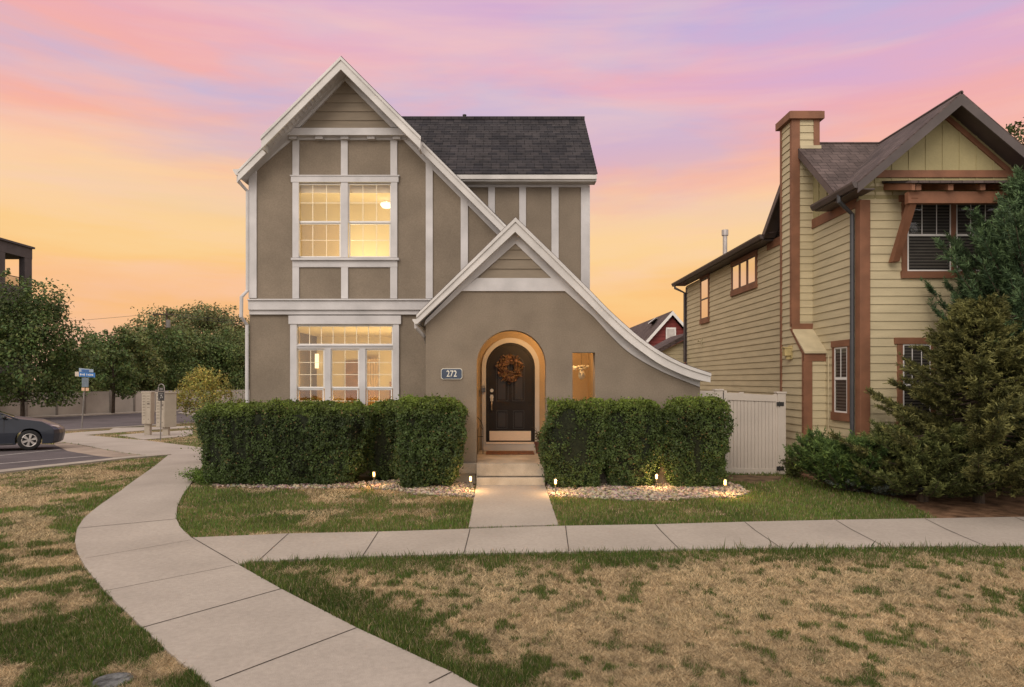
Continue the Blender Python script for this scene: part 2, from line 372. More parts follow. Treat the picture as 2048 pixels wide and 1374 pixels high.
# main roof slab: top z = rakez, vertical thickness .2; the peak part overhangs further
s = MB(); S2 = MB(); XL, XM1, XP, XM2, XR = -5.17, -4.6, -3.067, -1.53, .62
def strip(mb, xa, xb, y0, y1, t0, t1, off=0):
    za, zb = rakez(xa)+off, rakez(xb)+off
    mb.prism([(xa, y0, za-t0), (xb, y0, zb-t0), (xb, y0, zb-t1), (xa, y0, za-t1)], (0, y1-y0, 0))
def gable_strip(mb, x0, x1, y0, y1, t0, t1):      # one mitred piece over the peak
    mb.prism([(x0, y0, rakez(x0)-t0), (XP, y0, 8.17-t0), (x1, y0, rakez(x1)-t0), (x1, y0, rakez(x1)-t1), (XP, y0, 8.17-t1), (x0, y0, rakez(x0)-t1)], (0, y1-y0, 0))
gable_strip(s, XL, XR, 13.47, 20.2, -.025, .012); gable_strip(s, XM1, XM2, 13.17, 13.47, -.025, .012)
part(s, 'roof', 'shingle_grey')
s = MB(); gable_strip(s, XL+.02, XR, 13.50, 20.15, .014, .16); gable_strip(s, XM1+.01, XM2-.01, 13.2, 13.5, .014, .15)
part(s, 'soffit', 'trim')
fa = MB()
gable_strip(fa, XM1, XM2, 13.15, 13.195, .013, .245); gable_strip(fa, XM1-.008, XM2+.008, 13.125, 13.15, .0, .07)
for xa, xb in ((XL, XM1+.02), (XM2-.02, XR)):
    strip(fa, xa, xb, 13.45, 13.495, .013, .215); strip(fa, xa, xb, 13.43, 13.45, .0, .06)
# return boxes where the overhang steps back
fa.box(XM1, XM1+.04, 13.195, 13.45, rakez(XM1)-.24, rakez(XM1)-.05); fa.box(XM2-.04, XM2, 13.195, 13.45, rakez(XM2)-.24, rakez(XM2)-.05)
part(fa, 'fascia', 'fascia', bevel=.004)
for k in range(26):                       # soffit grooves are boards under the rake
    pass
sg = MB()
for k in range(20):
    xx = XM1+.06+k*.075
    if xx > XP-.1: break
    z = rakez(xx)-.152; sg.box(xx, xx+.006, 13.2, 13.62, z-.012, z)
part(sg, 'soffit_batten', 'trim')
# pediment with lap boards
TRI = [(599, 254), (689, 160), (782, 254)]
PB = B-.14
def plP(u, z, o): return (u, PB+.03-o, z)
s = MB(); s.pprism([(560, 272), (689, 140), (822, 272)], PB+.03, .11)
siding(s, [(W(x, y, PB)[0], W(x, y, PB)[2]) for x, y in [(592, 258), (689, 156), (789, 258)]], plP, exp=.178)
part(s, 'gable_panel', 'panel')
s = MB()
s.pprism([(566, 271), (689, 147), (813, 271), (813, 255.5), (797, 255.5), (689, 147.2), (689, 160.5), (782, 254.5), (782, 255.5)][:0] or [(572, 256), (689, 143), (811, 256), (782, 254), (689, 160.5), (599, 254)], PB-.03, .06)
s.pbox(570, 811, 255.5, 270, PB-.05, .19); part(s, 'gable_trim', 'trim', bevel=.004)
s = MB()
s.pbox(574, 812, 270.6, 279.6, B-.045, .045)
for a in (577.5, 630, 681, 734, 785): s.pbox(a, a+15.5, 270.3, 277.5, B-.12, .12)
part(s, 'bracket', 'trim', split=True, bevel=.004)
# timber framing on the main wall
T = B-.03; fr = MB()
def fb(x0, x1, y0, y1, pr=.03): fr.pbox(x0, x1, y0, y1, B-pr, pr)
fb(497, 513, 330, 596)
for x0, x1 in ((584.6, 598), (681.6, 695.4), (780.7, 794.4)): fb(x0, x1, 279.8, 350.8)
for x0, x1 in ((584.6, 598), (682, 696), (780.3, 794.4)): fb(x0, x1, 534, 597)
fb(851.4, 865.5, 322, 597); fb(921.3, 935.9, 392, 597)
def incl(p0, p1, t):
    (x0, y0), (x1, y1) = p0, p1; fr.pprism([(x0, y0), (x1, y1), (x1, y1-t), (x0, y0-t)], B-.026, .026)
incl((497, 353), (584, 279.8), 26); incl((795, 268), (851.4, 325.6), 24); incl((851.4, 325.6), (1030, 505), 24)
part(fr, 'timber_framing', 'trim', split=True, bevel=.004)
fr = MB(); fb(581.5, 797, 351, 364, .06); fr.pbox(579.5, 799, 349.5, 352, B-.075, .075)
fb(584.6, 597.5, 364, 515, .05); fb(681.5, 695.8, 364, 515, .045); fb(781.5, 794.4, 364, 515, .05)
fb(581.5, 797.6, 515.4, 520, .09); fb(584.6, 794.6, 520, 534, .035); fb(598, 780.3, 534, 534.6, .03)
part(fr, 'window_casing', 'trim', split=True, bevel=.004)
fr = MB(); fr.pbox(494, 862, 597.6, 600.5, B-.16, .16); fr.pbox(496, 860, 600.5, 619.5, B-.12, .12); fr.pbox(498, 858, 619.5, 629, B-.07, .07)
part(fr, 'belt_beam', 'trim', bevel=.004)
fr = MB(); fb(576.7, 801.8, 631, 648, .07); fb(580, 593.5, 648, 850, .05); fb(785.8, 798, 648, 850, .05)
fb(593.5, 785.8, 689.6, 693, .05); fb(593.5, 785.8, 693, 697.5, .03)
fb(649.2, 661.5, 697.5, 850, .04); fb(718.5, 731, 697.5, 850, .04); fb(593.5, 785.8, 648, 650.5, .03); fb(580, 798, 846, 852, .08)
part(fr, 'window_casing', 'trim', split=True, bevel=.004)
def sash_window(x0, x1, y0, y1, ym, nx, nyu, nyl, Y=B):
    fr = MB(); e = 2.6
    for a, b, c, d in ((x0, x1, y0, y0+e), (x0, x1, ym-3.5, ym), (x0, x0+e, y0+e, ym-3.5), (x1-e, x1, y0+e, ym-3.5)): fr.pbox(a, b, c, d, Y+.005, .035)
    i = 1.5
    for a, b, c, d in ((x0+i, x1-i, ym, ym+3.2), (x0+i, x1-i, y1-e, y1), (x0+i, x0+i+e, ym+3.2, y1-e), (x1-i-e, x1-i, ym+3.2, y1-e)): fr.pbox(a, b, c, d, Y+.03, .035)
    w = part(fr, 'window', 'vinyl', bevel=.002)
    mu = MB(); m = .55
    for k in range(1, nx):
        x = x0+e+(x1-x0-2*e)*k/nx; mu.pbox(x-m, x+m, y0+e, ym-3.5, Y+.020, .012); mu.pbox(x-m, x+m, ym+3.2, y1-e, Y+.048, .012)
    for n, a, b, yy in ((nyu, y0+e, ym-3.5, .020), (nyl, ym+3.2, y1-e, .048)):
        for k in range(1, n):
            y = a+(b-a)*k/n; mu.pbox(x0+e, x1-e, y-m, y+m, Y+yy+.001, .010)
    mu.build('muntin', M['muntin'], w)
    g = MB(); a = W(x0+e, y0+e, Y+.026); b = W(x1-e, ym-3, Y+.026); g.add([(a[0], a[1], a[2]), (b[0], a[1], a[2]), (b[0], a[1], b[2]), (a[0], a[1], b[2])], [(0, 1, 2, 3)])
    a = W(x0+i+e, ym+3, Y+.055); b = W(x1-i-e, y1-e, Y+.055); g.add([(a[0], a[1], a[2]), (b[0], a[1], a[2]), (b[0], a[1], b[2]), (a[0], a[1], b[2])], [(0, 1, 2, 3)])
    g.build('pane', M['glassw'], w); return w
sash_window(595.5, 683, 367, 515, 445.5, 3, 2, 2); sash_window(696, 783, 367, 515, 445.5, 3, 2, 2)
for x0 in (593.5, 661.5, 731): sash_window(x0, x0+ (55.7 if x0 < 600 else 57 if x0 < 700 else 54.8), 698, 848, 777, 2, 3, 3)
fr = MB()   # transom
for a, b, c, d in ((593.5, 785.8, 650.5, 653), (593.5, 785.8, 687.5, 689.6), (593.5, 595.5, 653, 687.5), (783.8, 785.8, 653, 687.5)): fr.pbox(a, b, c, d, B+.005, .035)
w = part(fr, 'transom_window', 'vinyl', bevel=.002)
mu = MB()
for k in range(1, 8): x = 595.5+188.3*k/8; mu.pbox(x-.6, x+.6, 653, 687.5, B+.018, .012)
mu.pieces('muntin', M['muntin'], w)
g = MB(); a = W(595, 652, B+.026); b = W(784.5, 688.5, B+.026); g.add([(a[0], a[1], a[2]), (b[0], a[1], a[2]), (b[0], a[1], b[2]), (a[0], a[1], b[2])], [(0, 1, 2, 3)]); g.build('pane', M['glassw'], w)
# rooms behind the lit windows
def room(x0, x1, z0, z1, y1, nm):
    s = MB(); y0 = B+.185; t = .05
    s.box(x0, x1, y1, y1+t, z0, z1); s.box(x0-t, x0, y0, y1, z0, z1); s.box(x1, x1+t, y0, y1, z0, z1)
    s.box(x0, x1, y0, y1, z0-t, z0, 1); s.box(x0, x1, y0, y1, z1, z1+t)
    return part(s, nm, [M['room'], M['roomfloor']])
room(-4.9, -1.6, 3.55, 6.05, 15.9, 'upper_room'); room(-4.9, -1.75, .35, 3.1, 18.2, 'living_room')
def arealight(nm, loc, sx, sy, e, col, rot=(0, 0, 0)):
    l = bpy.data.lights.new(nm, 'AREA'); l.shape = 'RECTANGLE'; l.size = sx; l.size_y = sy; l.energy = e; l.color = col
    o = bpy.data.objects.new(nm, l); C.objects.link(o); o.location = loc; o.rotation_euler = rot; return o
def plight(nm, loc, e, col, r=.05):
    l = bpy.data.lights.new(nm, 'POINT'); l.energy = e; l.color = col; l.shadow_soft_size = r
    o = bpy.data.objects.new(nm, l); C.objects.link(o); o.location = loc; return o
plight('room_fill_light', (-3.1, 14.75, 4.25), 98, (1, .82, .44), .3)  # added fill below the sill to brighten the upper room, no fixture there
plight('room_fill_light', (-2.9, 15.6, 1.3), 125, (1, .77, .38), .3)  # added low fill to brighten the living room, no fixture there
s = MB(); c = W(773, 410, 15.5); s.lathe([(.001, -.07), (.09, -.06), (.14, 0), (.13, .04), (.001, .06)], c); s.tube([c, (c[0], c[1], 6.0)], .01); part(s, 'ceiling_lamp', emit('lamp_globe', (1, .88, .66), 1.6), smooth=True)
# blinds gathered at the head of the upper windows; left lower sash screen
s = MB()
for x0, x1, y1_ in ((598, 681, 386), (698, 781, 386)):
    for k in range(8): y = 369+k*2.2; s.pbox(x0, x1, y, y+1.5, B+.12, .03)
part(s, 'blind', 'blind')
s = MB(); s.pbox(597, 684, 446, 515, B+.10, .004); part(s, 'insect_screen', glass('insect_screen', .02, (.90, .85, .78)))
s = MB(); s.pbox(594, 786, 777, 850, B+.10, .004); part(s, 'insect_screen', glass('insect_screen_low', .02, (.80, .70, .58)))
# living room furnishings seen through the glass
s = MB(); rz = random.Random(4)
for cx in np.arange(-4.72, -4.2, .06): s.tube([(cx, 14.35+.03*math.sin(cx*80), .45), (cx, 14.35, 2.95)], .034, 6)
part(s, 'curtain', 'curtain'); s = MB()
for cx in np.arange(-2.25, -1.82, .06): s.tube([(cx, 14.35+.03*math.sin(cx*80), .45), (cx, 14.35, 2.95)], .034, 6)
part(s, 'curtain', 'curtain'); s = MB()
for cx in np.arange(-3.6, -3.2, .07): s.tube([(cx, 18.0, .45), (cx, 18.0, 2.5)], .04, 6)
part(s, 'curtain', 'curtain')
s = MB(); s.box(-2.9, -2.0, 17.9, 18.15, .4, 1.9); s.box(-2.9, -2.0, 17.86, 17.9, 1.42, 1.47); s.box(-2.9, -2.0, 17.86, 17.9, .95, 1.0); s.box(-4.1, -3.75, 18.1, 18.19, .4, 2.45)
part(s, 'cabinet', 'wood')
s = MB(); a = W(629.5, 722, 18.0); s.box(a[0]-.09, a[0]+.09, 18.02, 18.06, a[2]-.19, a[2]+.19); part(s, 'wall_lamp', emit('wall_lamp_shade', (1, .82, .5), 1.3))
# wing: trims, fascia, roof
s = MB()
for x0, x1 in ((976.4, 990), (1038.4, 1052), (1103, 1117.4), (1162, 1177.3)): s.pbox(x0, x1, 374, 640, CW-.03+.02, .03)
s.pbox(930, 1177.3, 366, 374, CW-.03+.015, .035)
s.box(xr, xr+.03, CW-.012, CW+.13, 2.5, 6.22)
part(s, 'timber_framing', 'trim', split=True, bevel=.004)
YE, YR, ZE, ZR = 14.7, 17.0, 6.375, 8.456
xw = (1193-1000)/F*YE
s = MB()
def roofquad(mb, x0, x1, ya, za, yb, zb, t=.03): mb.add([(x0, ya, za), (x1, ya, za), (x1, yb, zb), (x0, yb, zb), (x0, ya, za-t), (x1, ya, za-t), (x1, yb, zb-t), (x0, yb, zb-t)], [(0, 1, 2, 3), (7, 6, 5, 4), (0, 4, 5, 1), (1, 5, 6, 2), (2, 6, 7, 3), (3, 7, 4, 0)])
nc = 22
for k in range(nc):       # real stepped courses
    t0, t1 = k/nc, (k+1)/nc; lift = .018
    ya, yb = YE-.03+(YR-YE+.03)*t0, YE-.03+(YR-YE+.03)*t1; za, zb = ZE+.0+(ZR-ZE)*t0, ZE+(ZR-ZE)*t1
    roofquad(s, -3.0, xw+.02, ya, za+lift, yb, zb, .03)
roofquad(s, -3.0, xw+.02, YR, ZR, 19.6, ZE-.1)
s.box(-2.5, xw+.02, YR-.09, YR+.09, ZR-.05, ZR+.02)
part(s, 'roof', 'shingle_grey')
s = MB(); s.box(-1.5, xw, YE, YE+.03, ZE-.155, ZE-.002); s.box(-1.5, xw, YE-.05, YE, ZE-.12, ZE-.03); s.box(-1.5, xw, YE+.03, CW, ZE-.15, ZE-.125)
s.prism([(xw-.03, YE+.03, ZE-.15), (xw-.03, YR, ZR-.18), (xw-.03, YR, ZR-.035), (xw-.03, YE+.03, ZE-.01)], (.03, 0, 0))
part(s, 'fascia', 'fascia', bevel=.003)
s = MB(); c = W(929, 237, YR); s.tube([(c[0], YR, ZR-.1), (c[0], YR, ZR+.07)], .035); s.tube([(c[0], YR, ZR+.07), (c[0], YR, ZR+.09)], .05); part(s, 'roof_vent', 'dark')
# ---- entry wing
def arch(cx, r, yb, ysp, n=20, rr=None):    # outline points of an arch, left-bottom first
    p = [(cx-r, yb)]
    for k in range(n+1): a = math.pi-math.pi*k/n; p.append((cx+r*math.cos(a), ysp-(rr or r)*math.sin(a)))
    return p+[(cx+r, yb)]
EP = 12.5
top = [(833, 631), (1031, 436.5), (1103.6, 507), (1175, 578), (1216, 620), (1253, 654), (1283, 679), (1316, 702), (1348, 720), (1380, 734), (1422, 748)]
bot = [(833, 649), (1030.5, 463.5), (1122, 552), (1175, 604), (1212.5, 642), (1251, 678), (1283, 703), (1316, 726), (1348, 742), (1386, 757), (1421, 765)]
def densify(P, n=6, start=2):
    out = list(P[:start])
    for i in range(start, len(P)-1):
        p0, p1, p2, p3 = P[max(i-1, 1)], P[i], P[i+1], P[min(i+2, len(P)-1)]
        for k in range(n):
            t = k/n; out.append(tuple(.5*((2*p1[j])+(-p0[j]+p2[j])*t+(2*p0[j]-5*p1[j]+4*p2[j]-p3[j])*t*t+(-p0[j]+3*p1[j]-3*p2[j]+p3[j])*t**3) for j in (0, 1)))
    return out+[P[-1]]
topd = densify(top); botd = densify(bot)
inner = [(848, 652), (924, 582), (1031, 478), (1135, 582), (1187, 633), (1219, 668), (1251, 699), (1283, 721), (1316, 739), (1348, 753.5), (1400, 774)]
innerd = densify(inner, start=4)
scA = A/EP
wall_top = [W(x, y-10, A) for x, y in densify([(1135, 582), (1135, 582)]+inner[3:])[2:]]
xa0 = W(851.5, 0, A)[0]
ar = [W(x, y, A) for x, y in arch(1022.5, 69.5, 928, 729.5)]
ar[0] = (ar[0][0], A, -.3); ar[-1] = (ar[-1][0], A, -.3)
wall = [(xa0, A, -.3), W(851.5, 645, A), W(1031, 470, A)]+[p for p in wall_top if p[0] > W(1040, 0, A)[0]]+[(W(1400, 0, A)[0], A, -.3)]+ar[::-1]
s = MB(); s.prism(wall, (0, .30, 0), [[W(x, y, A) for x, y in rectpx(1145, 1190, 705, 802)]])
s.box(xa0, xa0+.2, A+.3, B, -.3, 3.1)
xe = W(1400, 0, A)[0]; s.box(xe-.2, xe, A+.3, 18, -.3, 1.78)
part(s, 'entry_wall', 'stucco')
# porch room
PX0, PX1, PZ = -.47, 1.93, 3.18
s = MB()
dr = [W(x, y, DP) for x, y in arch((963.6+1079)/2, 57.7, 888, 733.2)]
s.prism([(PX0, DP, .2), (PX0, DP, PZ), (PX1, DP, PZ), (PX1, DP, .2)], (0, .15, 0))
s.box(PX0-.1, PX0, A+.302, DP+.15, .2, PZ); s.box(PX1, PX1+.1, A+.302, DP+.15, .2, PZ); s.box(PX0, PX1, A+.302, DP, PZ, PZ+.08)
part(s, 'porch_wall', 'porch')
def plight(nm, loc, e, col, r=.05):
    l = bpy.data.lights.new(nm, 'POINT'); l.energy = e; l.color = col; l.shadow_soft_size = r
    o = bpy.data.objects.new(nm, l); C.objects.link(o); o.location = loc; return o
plight('porch_light', (.85, 13.55, 3.02), 92, (1, .60, .27), .09)
s = MB(); s.lathe([(.001, -.1), (.08, -.09), (.1, -.03), (.1, 0), (.001, .0)], (.75, 13.45, PZ)); part(s, 'porch_lamp', emit('porch_globe', (1, .6, .25), 2), smooth=True)
# entry roof
def sweep(mb, t, b, Y0, Y1): mb.prism([W(x, y, EP)[0:1]+(Y0,)+W(x, y, EP)[2:] for x, y in t]+[W(x, y, EP)[0:1]+(Y0,)+W(x, y, EP)[2:] for x, y in b[::-1]], (0, Y1-Y0, 0))
s = MB(); up = [(x, y-2.5) for x, y in topd]; sweep(s, up, [(x, y+1.5) for x, y in topd], EP-.02, B+.5)
right = [i for i, p in enumerate(topd) if p[0] > 1205]
sweep(s, [up[i] for i in right], [(topd[i][0], topd[i][1]+1.5) for i in right], B+.5, 18)
part(s, 'entry_roof', 'shingle_side')
s = MB(); sweep(s, [(x, y+2) for x, y in topd], [(x, y-2) for x, y in botd], EP+.04, B-.01); part(s, 'entry_soffit', 'trim')
s = MB(); sweep(s, [(x, y+1.0) for x, y in topd], botd, EP, EP+.04)
sweep(s, [(x, y-1.2) for x, y in topd], [(x*.72+bx*.28, y*.72+by*.28) for (x, y), (bx, by) in zip(topd, botd)], EP-.028, EP)
part(s, 'entry_fascia', 'fascia', bevel=.003)
# inner trim boards on the entry wall
s = MB()
upin = [(851, 640), (924, 566), (1031, 462), (1142, 570), (1196, 624), (1228, 654), (1260, 684), (1290, 706), (1322, 724), (1352, 738), (1400, 760)]
s.pprism([(848, 652), (921, 584), (1031, 487), (1132, 584)]+innerd[4:]+densify(upin, start=4)[::-1], A-.04, .04)
s.pprism([(921, 582), (1135, 582), (1108, 556), (954, 556)], A-.043, .043)
part(s, 'rake_trim', 'trim', bevel=.004)
s = MB(); siding(s, [(W(x, y, A)[0], W(x, y, A)[2]) for x, y in [(958, 557), (1031, 484), (1104, 557)]], lambda u, z, o: (u, A-.004-o, z), exp=.178, lip=.022)
part(s, 'gable_panel', 'panel')
# foundation ledge and base
s = MB(); z1, z0 = W(0, 925.6, A)[2], W(0, 946, A)[2]
s.box(xa0-.02, W(953, 0, A)[0], A-.09, A, z0, z1); s.box(W(1092, 0, A)[0], xe+.02, A-.09, A, z0, z1)
s.box(xa0, W(951, 0, A)[0], A-.03, A, -.2, z0); s.box(W(1093, 0, A)[0], xe, A-.03, A, -.2, z0)
s.box(xl-.02, xa0-.02, B-.06, B, -.25, .22)
part(s, 'foundation', 'conc2', bevel=.006)
# gutters and downspouts
s = MB()
def gutter(mb, x, z, y0, y1, sgn=-1, w=.12, h=.11):
    pr = [(x, z), (x+sgn*w, z+.0), (x+sgn*w*.95, z-.03), (x+sgn*w*.55, z-h), (x, z-h)]
    mb.prism([(a, y0, b) for a, b in pr], (0, y1-y0, 0))
gutter(s, XL+.02, rakez(XL)+.03, 13.46, 20)
g1 = part(s, 'gutter', 'fascia')
s = MB(); gx = XL-.04
s.tube([(gx, 13.6, rakez(XL)-.06), (gx, 13.6, rakez(XL)-.17), (xl-.03, 13.78, rakez(XL)-.32), (xl-.03, 13.78, 3.75), (xl-.10, 13.64, 3.6), (xl-.10, 13.62, 3.2), (xl-.035, 13.76, 3.05), (xl-.035, 13.76, .1), (xl-.15, 13.7, .0)], .038, 8)
part(s, 'downspout', 'trim')
s = MB(); c = W(833, 640, EP); gutter(s, c[0]+.02, c[2]+.02, EP+.03, B, w=.10, h=.09); part(s, 'gutter', 'fascia')
s = MB(); gx = c[0]-.03; s.tube([(gx, EP+.15, c[2]-.05), (gx, EP+.15, c[2]-.12), (xa0-.045, A+.1, c[2]-.27), (xa0-.04, A+.75, c[2]-.42), (xa0-.04, A+.85, c[2]-.5), (xa0-.04, A+.85, .2)], .033, 8); part(s, 'downspout', 'trim')
# door, trim, sill
s = MB(); o_ = arch(1021.3, 57.7, 889, 733.2); i_ = arch(1020.9, 49, 888.9, 734.5)
s.pprism(o_+i_[::-1], DP-.05, .05); part(s, 'door_trim', 'doortrim', bevel=.004)
s = MB(); s.pprism(arch(1020.9, 49, 887, 734.5)+arch(1020.6, 44.5, 887, 734.5)[::-1], DP-.035, .035); part(s, 'door_frame', 'blackdoor')
dz = DP-.012
door = MB(); door.pprism(arch(1020.6, 44.4, 886, 734.5), dz, .012)
def dpx(x, y): return (940+x/5.088, 650+y/5.088)
door.v and None
do = part(door, 'front_door', 'blackdoor')
s = MB()
def frame_ring(mb, pts, w, Y, d):
    cx = sum(p[0] for p in pts)/len(pts); cy = sum(p[1] for p in pts)/len(pts)
    inn = [(cx+(x-cx)*(1-w/max(8, abs(x-cx)+.01)) if abs(x-cx) > w else cx, cy+(y-cy)*(1-w/max(8, abs(y-cy)+.01)) if abs(y-cy) > w else cy) for x, y in pts]
    mb.pprism(pts, Y, d, [inn])
cxd = 1020.6
lp = [(992, 803)]+[(cxd-2.0-(cxd-2.0-992)*math.cos(a), 731-22*math.sin(a)) for a in np.linspace(0, math.pi/2, 8)]+[(cxd-3.5, 803)]
s.pprism(lp, dz-.014, .014, [[(x+(1.8 if x < 1005 else -1.8), y+(2 if y < 760 else -2)) for x, y in lp]])
rp = [(2*cxd-x, y) for x, y in lp][::-1]
s.pprism(rp, dz-.014, .014, [[(x+(1.8 if x < 1036 else -1.8), y+(2 if y < 760 else -2)) for x, y in rp]])
for a, b in ((992, 1015), (1026, 1049)):
    q = rectpx(a, b, 821, 858); s.pprism(q, dz-.014, .014, [rectpx(a+1.8, b-1.8, 823, 856)])
    s.pbox(a+4, b-4, 825, 854, dz-.01, .01)
    s.pbox(a+4, b-4, 745, 799, dz-.01, .01)
s.build('door_panel', mat('door_panel_paint', (.020, .015, .013), .4, .1, 4), do)
s = MB(); s.pbox(979, 1062, 862, 881, dz-.006, .006); s.build('kick_plate', M['kick'], do)
s = MB(); c = W(983.6, 781, dz); s.tube([(c[0], dz, c[2]), (c[0], dz-.03, c[2])], .038, 14); s.tube([(c[0], dz-.03, c[2]), (c[0], dz-.04, c[2])], .018, 10); s.build('deadbolt', M['brass'], do)
s = MB(); c1, c2 = W(983.6, 794, dz), W(983.6, 821, dz)
s.tube([(c1[0], dz, c1[2]), (c1[0], dz-.02, c1[2])], .04, 14); s.box(c1[0]-.03, c1[0]+.03, dz-.018, dz, c1[2]-.09, c1[2]+.05)
s.tube([(c1[0], dz-.02, c1[2]-.01), (c1[0], dz-.06, c1[2]-.03), (c1[0], dz-.075, (c1[2]+c2[2])/2), (c1[0], dz-.06, c2[2]+.03), (c1[0], dz, c2[2])], [.012, .014, .017, .014, .018], 10)
s.build('handle', M['brass'], do)
s = MB(); s.pbox(964, 1079, 888, 903, DP-.09, .09); part(s, 'sill_board', 'doortrim', bevel=.004)
s = MB(); s.pbox(972, 1070, 884.5, 888, DP-.10, .10); part(s, 'threshold', 'kick', bevel=.003)
# steps and landing
s = MB(); lz = W(0, 925.6, A-.09)[2]; sx0, sx1 = W(953, 0, 12.4)[0], W(1090, 0, 12.4)[0]
s.box(W(952, 0, A)[0]+.012, W(1093, 0, A)[0]-.012, A-.2, DP-.095, -.1, lz); s.box(PX0, PX1, A+.31, DP, .1, lz-.004)
s.box(sx0, sx1, 12.4, A-.2, -.2, .16)
st = s.build('porch_steps', M['conc2'], house, bevel=.012)
s = MB(); s.box(sx0+.01, sx1-.01, A-.214, A-.2, .158, .176); s.build('step_joint', M['joint'], house)
# number sign
s = MB(); r = rectpx(882, 924.5, 737, 758.5); k = 3
oc = [(882+k, 737), (924.5-k, 737), (924.5, 737+k), (924.5, 758.5-k), (924.5-k, 758.5), (882+k, 758.5), (882, 758.5-k), (882, 737+k)]
s.pprism(oc, A-.03, .03); sg = part(s, 'number_sign', 'signcream')
s = MB(); cc = (903.25, 747.75); s.pprism([(cc[0]+(x-cc[0])*.955, cc[1]+(y-cc[1])*.91) for x, y in oc], A-.034, .02); s.build('sign_face', M['slate'], sg)
def text(body, size, loc, m, parent, name, sx=1, extr=.003, align='CENTER', rot=(math.pi/2, 0, 0), bold=0):
    cu = bpy.data.curves.new(name, 'FONT'); cu.body = body; cu.size = size; cu.extrude = extr; cu.align_x = align; cu.align_y = 'CENTER'; cu.offset = bold
    to = bpy.data.objects.new('tmp', cu); C.objects.link(to); bpy.context.view_layer.update()
    me = bpy.data.meshes.new_from_object(to.evaluated_get(bpy.context.evaluated_depsgraph_get())); bpy.data.objects.remove(to)
    me.transform(Matrix.Translation(loc) @ Matrix.Rotation(rot[2], 4, 'Z') @ Matrix.Rotation(rot[0], 4, 'X') @ Matrix.Diagonal((sx, 1, 1, 1)))
    me.materials.clear(); me.materials.append(m); return link(name, me, parent)
c = W(903.3, 747.9, A-.037); text('272', .165, c, M['signcream'], sg, 'number_lettering', sx=.80, bold=.001)
# ================================================================ small things at the entry
def obj_on(name, mb, m, label, cat, loc, group=None, **k):
    t = mb.build(name, M[m] if isinstance(m, str) else m, **k); prop(t, label, cat, group); return t
dm = MB(); a = W(973, 0, 14.75); b = W(1066.5, 0, 14.6); dm.box(a[0], b[0], 14.05, 14.62, lz, lz+.018)
obj_on('doormat', dm, 'matbrown', 'reddish brown coir doormat lying in front of the dark arched door', 'doormat', None, bevel=.004)
wc = W(1020.5, 735, DP-.06); wr = thing('wreath', 'round wreath of dried coppery leaves hanging on the dark front door', 'wreath', wc)
n = 900; a = rng.uniform(0, 2*math.pi, n); rr = rng.normal(.185, .052, n).clip(.09, .30); a[:160] = rng.normal(-math.pi/2, .35, 160); rr[:160] += .05
P = np.stack([wc[0]+rr*np.cos(a), wc[1]-rng.uniform(0, .07, n), wc[2]+rr*np.sin(a)], 1)
def leaves(P, Nrm, size, aspect, col, jit=.6, r=rng):
    n = len(P); d = Nrm+r.normal(0, jit, (n, 3)); d /= np.linalg.norm(d, axis=1, keepdims=True)+1e-9
    t = r.normal(0, 1, (n, 3)); t -= d*np.sum(t*d, 1, keepdims=True); t /= np.linalg.norm(t, axis=1, keepdims=True)+1e-9
    b = np.cross(d, t); s = (size*r.uniform(.6, 1.4, n))[:, None]
    V = np.stack([P-t*s*.5, P+b*s*.5*aspect-t*s*.05, P+t*s*.5, P-b*s*.5*aspect-t*s*.05], 1).reshape(-1, 3)
    return V
cw = np.array([.16, .088, .048])*rng.uniform(.3, 1.4, (n, 1))*np.array([1, 1, 1])+rng.uniform(0, .02, (n, 3))
np_mesh('dried_leaves', leaves(P, np.tile([0, -1., .2], (n, 1)), .062, .6, None), 4, cw, M['leaf'], wr)
s = MB(); s.tube([(wc[0]+.185*math.cos(t), wc[1]-.02, wc[2]+.185*math.sin(t)) for t in np.linspace(0, 2*math.pi, 25)], .022, 6); s.build('twig_ring', M['bark'], wr)
# hanging mask ornament seen through the wall opening
oc = W(1163.5, 744, 13.7); on = thing('hanging_ornament', 'pale flowered face ornament hanging on a cord in the lit wall opening', 'ornament', oc)
s = MB(); s.ball((oc[0], oc[1], oc[2]-.055), .085, 10, sc=(.85, .7, 1.15)); s.ball((oc[0], oc[1]-.06, oc[2]-.06), .018, 6, sc=(.8, 1, 1.6)); s.ball((oc[0]-.03, oc[1]-.055, oc[2]-.02), .012, 6); s.ball((oc[0]+.03, oc[1]-.055, oc[2]-.02), .012, 6)
orn = mat('pale_plaster', (.75, .72, .58), .6, .15, 15); s.build('face', orn, on, smooth=True)
s = MB()
for k in range(26):
    x = oc[0]+random.uniform(-.17, .13); s.ball((x, oc[1]+random.uniform(-.06, .06), oc[2]+.07+random.uniform(-.02, .05)+.03*abs(x-oc[0])), random.uniform(.016, .03), 5)
s.build('flowers', orn, on)
s = MB(); s.tube([(oc[0]-.01, oc[1], oc[2]+.1), (oc[0]-.01, oc[1], PZ)], .004, 5); s.build('cord', M['dark'], on)
# lock box
lb = W(967.3, 780, DP-.05); t = MB(); t.box(lb[0]-.045, lb[0]+.04, lb[1]-.05, lb[1], lb[2]-.05, lb[2]+.05); t.tube([(lb[0]-.025, lb[1]-.02, lb[2]+.04), (lb[0]-.02, lb[1]-.02, lb[2]+.09), (lb[0]+.02, lb[1]-.02, lb[2]+.09), (lb[0]+.025, lb[1]-.02, lb[2]+.04)], .006)
obj_on('lock_box', t, mat('lockbox_metal', (.12, .13, .15), .4, .2, 20, metal=.5), 'small grey blue lock box on the pale door trim, left of the handle', 'lock box', None, bevel=.006)
